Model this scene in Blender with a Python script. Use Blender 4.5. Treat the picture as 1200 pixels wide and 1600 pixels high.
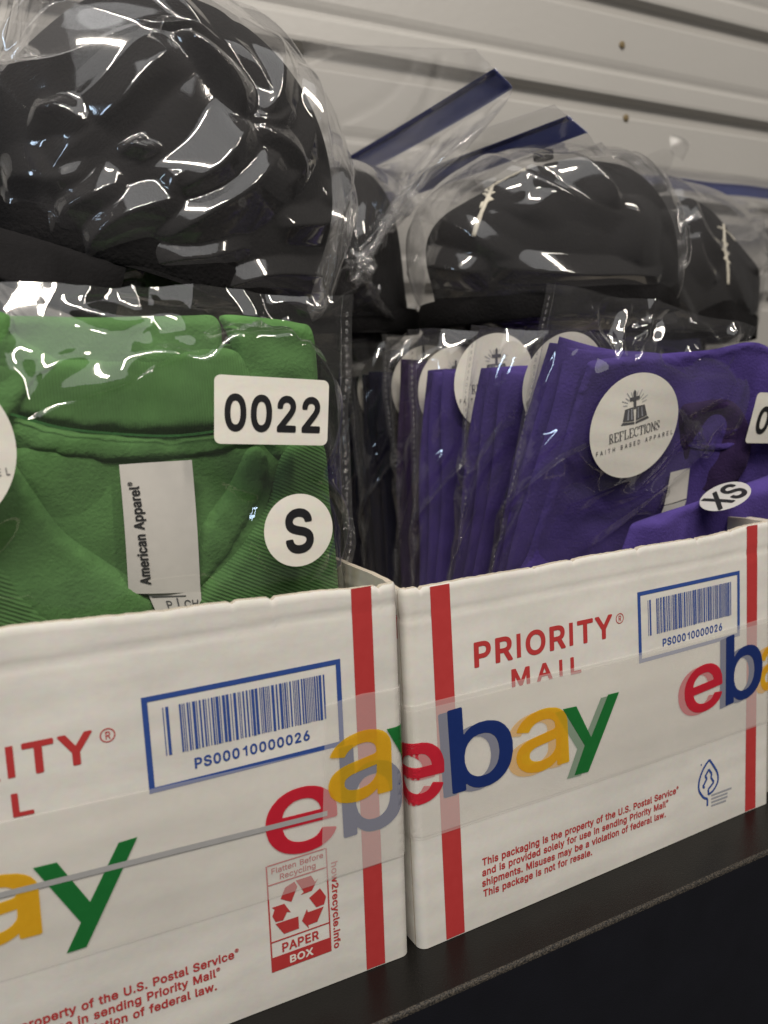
import bpy, bmesh, math, random
import numpy as np
from mathutils import Vector, Matrix
from mathutils.geometry import tessellate_polygon, delaunay_2d_cdt

for _o in list(bpy.data.objects):
    bpy.data.objects.remove(_o, do_unlink=True)
SC = bpy.context.scene
COL = SC.collection
R = math.radians

# ------------------------------------------------------------------ camera
CAM = np.array([-0.12595, -0.23509, 0.20452])
YAW, PIT, ROL, FPX = 0.46817, 0.14333, -0.04549, 1228.14      # focal length in pixels of a 1200x1600 picture


def cam_axes():
    f = np.array([math.sin(YAW) * math.cos(PIT), math.cos(YAW) * math.cos(PIT), -math.sin(PIT)])
    r0 = np.array([math.cos(YAW), -math.sin(YAW), 0.0])
    u0 = np.cross(r0, f)
    return (math.cos(ROL) * r0 + math.sin(ROL) * u0, -math.sin(ROL) * r0 + math.cos(ROL) * u0, f)


AX_R, AX_U, AX_F = cam_axes()
cd = bpy.data.cameras.new('camera')
cd.sensor_fit = 'VERTICAL'
cd.sensor_height = 24.0
cd.lens = FPX / 1600.0 * 24.0
cd.clip_start = 0.01
cd.clip_end = 50.0
cd.dof.use_dof = True
cd.dof.focus_distance = 0.305
cd.dof.aperture_fstop = 7.6
co = bpy.data.objects.new('camera', cd)
COL.objects.link(co)
M = Matrix.Identity(4)
for i in range(3):
    M[i][0], M[i][1], M[i][2], M[i][3] = AX_R[i], AX_U[i], -AX_F[i], CAM[i]
co.matrix_world = M
SC.camera = co

# ------------------------------------------------------------------ light: a dim room, warm lamps, one cool lamp
W = bpy.data.worlds.new('World')
SC.world = W
W.use_nodes = True
W.node_tree.nodes['Background'].inputs[0].default_value = (1.0, 0.95, 0.90, 1)
W.node_tree.nodes['Background'].inputs[1].default_value = 0.07


def lamp(name, loc, target, size, power, col, sy=None):
    d = bpy.data.lights.new(name, 'AREA')
    d.energy, d.color = power, col
    d.shape = 'RECTANGLE'
    d.size, d.size_y = size, (sy or size)
    o = bpy.data.objects.new(name, d)
    COL.objects.link(o)
    o.location = loc
    o.rotation_euler = (Vector(target) - Vector(loc)).to_track_quat('-Z', 'Y').to_euler()
    return o


lamp('ceiling_tube', (-0.45, -0.80, 1.55), (0.05, 0.05, 0.15), 0.90, 25.5, (1.0, 0.91, 0.80), 0.07)
lamp('ceiling_lamp', (0.75, -1.25, 1.75), (0.15, 0.1, 0.2), 0.12, 15.5, (1.0, 0.91, 0.80), 0.9)
lamp('window_light', (-1.5, -0.55, 0.95), (0.0, 0.1, 0.25), 0.08, 3.2, (0.60, 0.77, 1.0), 0.7)
lamp('ceiling_bounce_fill', (-0.2, -1.1, 2.2), (0.1, 0.1, 0.2), 2.4, 22.0, (0.98, 0.975, 0.97), 1.8)  # added soft fill in place of a lit ceiling, for broad sheen on film

SC.view_settings.view_transform = 'Standard'
SC.view_settings.look = 'None'
SC.view_settings.gamma = 1.0
SC.view_settings.exposure = 0.0
SC.view_settings.use_curve_mapping = False
SC.cycles.use_denoising = True
SC.cycles.max_bounces = 10
SC.cycles.transparent_max_bounces = 40
SC.cycles.caustics_reflective = False
SC.cycles.caustics_refractive = False


# ------------------------------------------------------------------ helpers
def ray(px, py):
    return AX_F + AX_R * (px - 600) / FPX - AX_U * (py - 800) / FPX


def at(px, py, Y):
    """the place at depth Y that is measured at this point of the photograph"""
    d = ray(px, py)
    return CAM + d * (Y - CAM[1]) / d[1]


def tag(o, label=None, cat=None, group=None, kind=None):
    if label: o['label'] = label
    if cat: o['category'] = cat
    if group: o['group'] = group
    if kind: o['kind'] = kind
    return o


def empty(name, loc=(0, 0, 0), parent=None):
    o = bpy.data.objects.new(name, None)
    o.empty_display_size = 0.02
    COL.objects.link(o)
    o.location = loc
    if parent: o.parent = parent
    return o


def mesh(name, verts, faces, mat, parent=None, smooth=False, subsurf=0):
    me = bpy.data.meshes.new(name)
    me.from_pydata([tuple(map(float, v)) for v in verts], [], [tuple(map(int, f)) for f in faces])
    me.update()
    if smooth:
        me.polygons.foreach_set('use_smooth', [True] * len(me.polygons))
    me.materials.append(mat)
    o = bpy.data.objects.new(name, me)
    COL.objects.link(o)
    if parent: o.parent = parent
    if subsurf:
        m = o.modifiers.new('sub', 'SUBSURF')
        m.levels = m.render_levels = subsurf
    return o


def smoothstep(a, b, x):
    t = np.clip((x - a) / (b - a), 0, 1)
    return t * t * (3 - 2 * t)


_rs = np.random.RandomState(7)


class Wob:
    """smooth random field made of sines"""
    def __init__(self, seed, n=9, lo=20, hi=120, dims=3):
        r = np.random.RandomState(seed)
        d = r.normal(size=(n, dims)); d /= np.linalg.norm(d, axis=1)[:, None]
        k = np.exp(r.uniform(math.log(lo), math.log(hi), n))
        self.k = d * k[:, None]; self.a = (lo / k) ** 0.8; self.p = r.uniform(0, 6.283, n)
        self.a /= math.sqrt((self.a ** 2).sum())

    def __call__(self, P):
        return (np.sin(np.asarray(P) @ self.k.T + self.p) * self.a).sum(-1)


# ------------------------------------------------------------------ materials
def mat_new(name):
    m = bpy.data.materials.new(name)
    m.use_nodes = True
    nt = m.node_tree
    for n in list(nt.nodes): nt.nodes.remove(n)
    out = nt.nodes.new('ShaderNodeOutputMaterial')
    return m, nt, out


def nd(nt, typ, **kw):
    n = nt.nodes.new('ShaderNode' + typ)
    for k, v in kw.items():
        if k.startswith('i_'):
            n.inputs[k[2:].replace('_', ' ')].default_value = v
        else:
            setattr(n, k, v)
    return n


def rgba(c): return (c[0], c[1], c[2], 1.0)


def cloth(name, col, var=0.25, rib=None, scale=1.0, sheen=0.25, bump=0.55):
    """knitted cotton: fine stitches, faint mottling; rib = direction of ribs across the cloth"""
    m, nt, out = mat_new(name)
    L = nt.links.new
    b = nd(nt, 'BsdfPrincipled', i_Roughness=0.92)
    b.inputs['Specular IOR Level'].default_value = 0.15
    b.inputs['Sheen Weight'].default_value = sheen
    b.inputs['Sheen Roughness'].default_value = 0.5
    b.inputs['Sheen Tint'].default_value = rgba([min(1, c * 2.0 + 0.05) for c in col])
    tc = nd(nt, 'TexCoord')
    n1 = nd(nt, 'TexNoise', i_Scale=55.0 * scale, i_Detail=5.0)
    n2 = nd(nt, 'TexNoise', i_Scale=850.0 * scale, i_Detail=3.0)
    L(tc.outputs['Object'], n1.inputs['Vector']); L(tc.outputs['Object'], n2.inputs['Vector'])
    r = nd(nt, 'ValToRGB')
    r.color_ramp.elements[0].position, r.color_ramp.elements[1].position = 0.3, 0.75
    r.color_ramp.elements[0].color = rgba([c * (1 - var) for c in col])
    r.color_ramp.elements[1].color = rgba([c * (1 + var) for c in col])
    L(n1.outputs['Fac'], r.inputs['Fac'])
    L(r.outputs['Color'], b.inputs['Base Color'])
    src = n2.outputs['Fac']
    if rib is not None:
        w = nd(nt, 'TexWave', i_Scale=rib[3], i_Distortion=0.6)
        w.inputs['Detail Scale'].default_value = 2.0
        w.bands_direction = 'X'
        mp = nd(nt, 'Mapping'); mp.inputs['Rotation'].default_value = rib[:3]
        L(tc.outputs['Object'], mp.inputs['Vector']); L(mp.outputs['Vector'], w.inputs['Vector'])
        mx = nd(nt, 'Math', operation='MULTIPLY_ADD')
        mx.inputs[1].default_value = 1.6
        L(w.outputs['Fac'], mx.inputs[0]); L(n2.outputs['Fac'], mx.inputs[2])
        src = mx.outputs[0]
    bp = nd(nt, 'Bump', i_Strength=bump, i_Distance=0.0006)
    n4 = nd(nt, 'TexNoise', i_Scale=95.0, i_Detail=5.0, i_Roughness=0.6)
    n4.inputs['Distortion'].default_value = 0.8
    L(tc.outputs['Object'], n4.inputs['Vector'])
    bp2 = nd(nt, 'Bump', i_Strength=0.16, i_Distance=0.002)
    L(n4.outputs['Fac'], bp2.inputs['Height']); L(bp2.outputs['Normal'], bp.inputs['Normal'])
    L(src, bp.inputs['Height']); L(bp.outputs['Normal'], b.inputs['Normal'])
    L(b.outputs['BSDF'], out.inputs['Surface'])
    return m


def film(name, haze=0.05, rough=0.07, tint=(0.97, 0.97, 0.97), hazecol=(0.8, 0.8, 0.8), bump=0.25, bscale=90.0, refl=1.0, base=0.06, solid=False):
    """clear polythene: mostly see-through, mirror-like creases, a thin milky veil"""
    m, nt, out = mat_new(name)
    L = nt.links.new
    lw = nd(nt, 'LayerWeight', i_Blend=0.5)
    pw = nd(nt, 'Math', operation='POWER'); pw.inputs[1].default_value = 3.2
    L(lw.outputs['Facing'], pw.inputs[0])
    ma = nd(nt, 'Math', operation='MULTIPLY_ADD', use_clamp=True)
    ma.inputs[1].default_value = 0.75 * refl; ma.inputs[2].default_value = base
    L(pw.outputs[0], ma.inputs[0])
    tr = nd(nt, 'BsdfTransparent', i_Color=rgba(tint))
    gl = nd(nt, 'BsdfGlossy', i_Roughness=rough, i_Color=(1, 1, 1, 1))
    df = nd(nt, 'BsdfDiffuse', i_Color=rgba(hazecol))
    tl = nd(nt, 'BsdfTranslucent', i_Color=rgba(hazecol))
    mh = nd(nt, 'MixShader', i_Fac=0.5)
    L(df.outputs[0], mh.inputs[1]); L(tl.outputs[0], mh.inputs[2])
    if solid: mh.inputs[0].default_value = 0.0
    m1 = nd(nt, 'MixShader', i_Fac=haze)
    L(tr.outputs[0], m1.inputs[1]); L(mh.outputs[0], m1.inputs[2])
    m2 = nd(nt, 'MixShader')
    L(ma.outputs[0], m2.inputs['Fac']); L(m1.outputs[0], m2.inputs[1]); L(gl.outputs[0], m2.inputs[2])
    tc = nd(nt, 'TexCoord')
    n = nd(nt, 'TexNoise', i_Scale=bscale, i_Detail=3.0, i_Roughness=0.55)
    n.inputs['Distortion'].default_value = 0.6
    L(tc.outputs['Object'], n.inputs['Vector'])
    bp = nd(nt, 'Bump', i_Strength=bump, i_Distance=0.002)
    L(n.outputs['Fac'], bp.inputs['Height'])
    L(bp.outputs['Normal'], gl.inputs['Normal'])
    L(m2.outputs[0], out.inputs['Surface'])
    return m


def ink(name, col, rough=0.45, alpha=1.0, var=0.06, wear=0.0):
    m, nt, out = mat_new(name)
    L = nt.links.new
    b = nd(nt, 'BsdfPrincipled', i_Roughness=rough)
    b.inputs['Specular IOR Level'].default_value = 0.3
    tc = nd(nt, 'TexCoord'); n = nd(nt, 'TexNoise', i_Scale=260.0, i_Detail=4.0)
    L(tc.outputs['Object'], n.inputs['Vector'])
    r = nd(nt, 'ValToRGB')
    r.color_ramp.elements[0].color = rgba([c * (1 - var) for c in col])
    r.color_ramp.elements[1].color = rgba([min(1, c * (1 + var) + 0.01) for c in col])
    L(n.outputs['Fac'], r.inputs['Fac']); L(r.outputs['Color'], b.inputs['Base Color'])
    b.inputs['Alpha'].default_value = alpha
    L(b.outputs['BSDF'], out.inputs['Surface'])
    return m


def tape_ink(name, col, thin):
    """ink printed on clear tape: what lies under it shows through, coloured"""
    m, nt, out = mat_new(name)
    L = nt.links.new
    b = nd(nt, 'BsdfPrincipled', i_Roughness=0.25)
    b.inputs['Base Color'].default_value = rgba(col)
    t = nd(nt, 'BsdfTransparent', i_Color=rgba([min(1.0, c * 1.25 + 0.02) for c in col]))
    tc = nd(nt, 'TexCoord'); n = nd(nt, 'TexNoise', i_Scale=300.0, i_Detail=4.0)
    L(tc.outputs['Object'], n.inputs['Vector'])
    mr = nd(nt, 'MapRange'); mr.inputs['To Min'].default_value = thin - 0.08; mr.inputs['To Max'].default_value = thin + 0.08
    L(n.outputs['Fac'], mr.inputs['Value'])
    x = nd(nt, 'MixShader')
    L(mr.outputs[0], x.inputs['Fac']); L(b.outputs[0], x.inputs[1]); L(t.outputs[0], x.inputs[2])
    L(x.outputs[0], out.inputs['Surface'])
    return m


def paper(name, col=(0.74, 0.72, 0.67), dirt=0.19, rough=0.55):
    m, nt, out = mat_new(name)
    L = nt.links.new
    b = nd(nt, 'BsdfPrincipled', i_Roughness=rough)
    b.inputs['Specular IOR Level'].default_value = 0.35
    tc = nd(nt, 'TexCoord')
    n = nd(nt, 'TexNoise', i_Scale=14.0, i_Detail=7.0, i_Roughness=0.62)
    mp = nd(nt, 'Mapping'); mp.inputs['Scale'].default_value = (1, 1, 2.2)
    L(tc.outputs['Object'], mp.inputs['Vector']); L(mp.outputs['Vector'], n.inputs['Vector'])
    r = nd(nt, 'ValToRGB')
    r.color_ramp.elements[0].position, r.color_ramp.elements[1].position = 0.32, 0.68
    r.color_ramp.elements[0].color = rgba([c * (1 - dirt) for c in col])
    r.color_ramp.elements[1].color = rgba(col)
    L(n.outputs['Fac'], r.inputs['Fac'])
    n3 = nd(nt, 'TexNoise', i_Scale=420.0, i_Detail=3.0)
    L(tc.outputs['Object'], n3.inputs['Vector'])
    mixc = nd(nt, 'Mix', data_type='RGBA', blend_type='MULTIPLY'); mixc.inputs[0].default_value = 0.12
    L(r.outputs['Color'], mixc.inputs[6]); L(n3.outputs['Color'], mixc.inputs[7])
    L(mixc.outputs[2], b.inputs['Base Color'])
    # the flutes of the board telegraph faintly through the liner
    w = nd(nt, 'TexWave', i_Scale=26.0, i_Distortion=1.5); w.bands_direction = 'Z'
    L(tc.outputs['Object'], w.inputs['Vector'])
    ad = nd(nt, 'Math', operation='MULTIPLY_ADD'); ad.inputs[1].default_value = 0.25
    L(w.outputs['Fac'], ad.inputs[0]); L(n.outputs['Fac'], ad.inputs[2])
    bp = nd(nt, 'Bump', i_Strength=0.22, i_Distance=0.0012)
    L(ad.outputs[0], bp.inputs['Height']); L(bp.outputs['Normal'], b.inputs['Normal'])
    L(b.outputs['BSDF'], out.inputs['Surface'])
    return m


def wallmat():
    m, nt, out = mat_new('painted_slat')
    L = nt.links.new
    b = nd(nt, 'BsdfPrincipled', i_Roughness=0.42)
    tc = nd(nt, 'TexCoord')
    n = nd(nt, 'TexNoise', i_Scale=6.0, i_Detail=6.0)
    L(tc.outputs['Object'], n.inputs['Vector'])
    r = nd(nt, 'ValToRGB')
    r.color_ramp.elements[0].color = (0.34, 0.330, 0.312, 1); r.color_ramp.elements[1].color = (0.39, 0.380, 0.360, 1)
    L(n.outputs['Fac'], r.inputs['Fac']); L(r.outputs['Color'], b.inputs['Base Color'])
    n2 = nd(nt, 'TexNoise', i_Scale=160.0, i_Detail=3.0)
    L(tc.outputs['Object'], n2.inputs['Vector'])
    bp = nd(nt, 'Bump', i_Strength=0.1, i_Distance=0.002)
    L(n2.outputs['Fac'], bp.inputs['Height']); L(bp.outputs['Normal'], b.inputs['Normal'])
    L(b.outputs['BSDF'], out.inputs['Surface'])
    return m


def shelfmat(name, col, rough, edge=None):
    m, nt, out = mat_new(name)
    L = nt.links.new
    b = nd(nt, 'BsdfPrincipled', i_Roughness=rough)
    b.inputs['Specular IOR Level'].default_value = 0.22
    tc = nd(nt, 'TexCoord')
    n = nd(nt, 'TexNoise', i_Scale=2200.0 if edge else 60.0, i_Detail=5.0)
    mp = nd(nt, 'Mapping'); mp.inputs['Scale'].default_value = (0.6, 1, 1) if edge else (1, 1, 1)
    L(tc.outputs['Object'], mp.inputs['Vector']); L(mp.outputs['Vector'], n.inputs['Vector'])
    r = nd(nt, 'ValToRGB')
    if edge:
        r.color_ramp.elements[0].position, r.color_ramp.elements[1].position = 0.42, 0.62
        r.color_ramp.elements[0].color = rgba(col); r.color_ramp.elements[1].color = rgba(edge)
    else:
        r.color_ramp.elements[0].color = rgba([c * 0.7 for c in col]); r.color_ramp.elements[1].color = rgba([c * 1.3 for c in col])
    L(n.outputs['Fac'], r.inputs['Fac']); L(r.outputs['Color'], b.inputs['Base Color'])
    n2 = nd(nt, 'TexNoise', i_Scale=1500.0, i_Detail=2.0)
    L(tc.outputs['Object'], n2.inputs['Vector'])
    bp = nd(nt, 'Bump', i_Strength=0.25 if not edge else 0.6, i_Distance=0.0004)
    L(n2.outputs['Fac'], bp.inputs['Height']); L(bp.outputs['Normal'], b.inputs['Normal'])
    L(b.outputs['BSDF'], out.inputs['Surface'])
    return m


MAT = dict(
    paper=paper('white_box_liner'),
    kraft=paper('torn_board_edge', (0.55, 0.49, 0.40), 0.25, 0.9),
    inner=paper('inside_liner', (0.62, 0.57, 0.48), 0.12, 0.7),
    red=ink('red_ink', (0.42, 0.035, 0.035)),
    blue=ink('blue_ink', (0.025, 0.065, 0.26)),
    green=tape_ink('green_tape_ink', (0.018, 0.20, 0.045), 0.35),
    yellow=tape_ink('yellow_tape_ink', (0.80, 0.50, 0.03), 0.5),
    tred=tape_ink('red_tape_ink', (0.62, 0.025, 0.05), 0.35),
    navy=tape_ink('navy_tape_ink', (0.014, 0.036, 0.18), 0.3),
    gray=ink('grey_tape_line', (0.33, 0.33, 0.33), 0.25),
    greytext=ink('grey_ink', (0.30, 0.31, 0.34)),
    black=ink('black_ink', (0.012, 0.012, 0.014), 0.4),
    soft=ink('soft_black_ink', (0.09, 0.09, 0.095), 0.5),
    sticker=paper('sticker_paper', (0.80, 0.775, 0.70), 0.03, 0.35),
    tape=film('clear_packing_tape', haze=0.19, rough=0.16, hazecol=(1.0, 0.985, 0.95), tint=(0.99, 0.985, 0.975), bump=0.16, bscale=28, base=0.035, refl=0.5, solid=True),
    wall=wallmat(),
    screw=ink('brass_screw', (0.16, 0.12, 0.06), 0.4),
    shelf=shelfmat('black_shelf_laminate', (0.006, 0.0055, 0.005), 0.30),
    shelf_front=shelfmat('black_shelf_front', (0.006, 0.0065, 0.010), 0.6),
    shelf_edge=shelfmat('worn_shelf_edge', (0.012, 0.012, 0.012), 0.5, (0.060, 0.051, 0.040)),
    green_cloth=cloth('green_jersey', (0.082, 0.190, 0.058)),
    green_rib=cloth('green_rib_knit', (0.076, 0.176, 0.053), rib=(0, 0, 0, 330.0), bump=0.28),
    green_rib2=cloth('green_rib_knit_diagonal', (0.076, 0.176, 0.053), rib=(0, R(62), 0, 250.0), bump=0.38),
    thread=cloth('green_thread', (0.03, 0.12, 0.03)),
    purple=cloth('purple_jersey', (0.060, 0.039, 0.185)),
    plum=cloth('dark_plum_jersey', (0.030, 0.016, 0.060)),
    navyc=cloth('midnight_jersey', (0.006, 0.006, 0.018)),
    blackc=cloth('black_twill', (0.0075, 0.0072, 0.0078), sheen=0.05, scale=0.75, bump=0.9, var=0.5),
    shadesticker=paper('sticker_paper_painted_shade', (0.50, 0.49, 0.48), 0.05, 0.4),  # white sticker paper greyed: shade and film veil put into the colour
    satin=ink('satin_label', (0.62, 0.60, 0.56), 0.32),
    embroid=cloth('cream_thread', (0.62, 0.58, 0.48), bump=0.8),
    poly=film('clear_poly_bag', haze=0.022, rough=0.05, bump=0.03, bscale=50, base=0.06),
    seamfilm=film('poly_bag_seam', haze=0.06, rough=0.12, bump=0.5, bscale=400),
    zipfilm=film('zip_bag_film', haze=0.050, rough=0.075, hazecol=(0.80, 0.79, 0.81), bump=0.025, bscale=60, base=0.055),
    zipblue=film('blue_zip', haze=0.62, rough=0.2, hazecol=(0.02, 0.045, 0.24), tint=(0.45, 0.5, 0.8), base=0.04),
    zipdark=film('dark_blue_zip_track', haze=0.9, rough=0.2, hazecol=(0.01, 0.02, 0.16), tint=(0.3, 0.35, 0.7), base=0.04),
)

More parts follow.
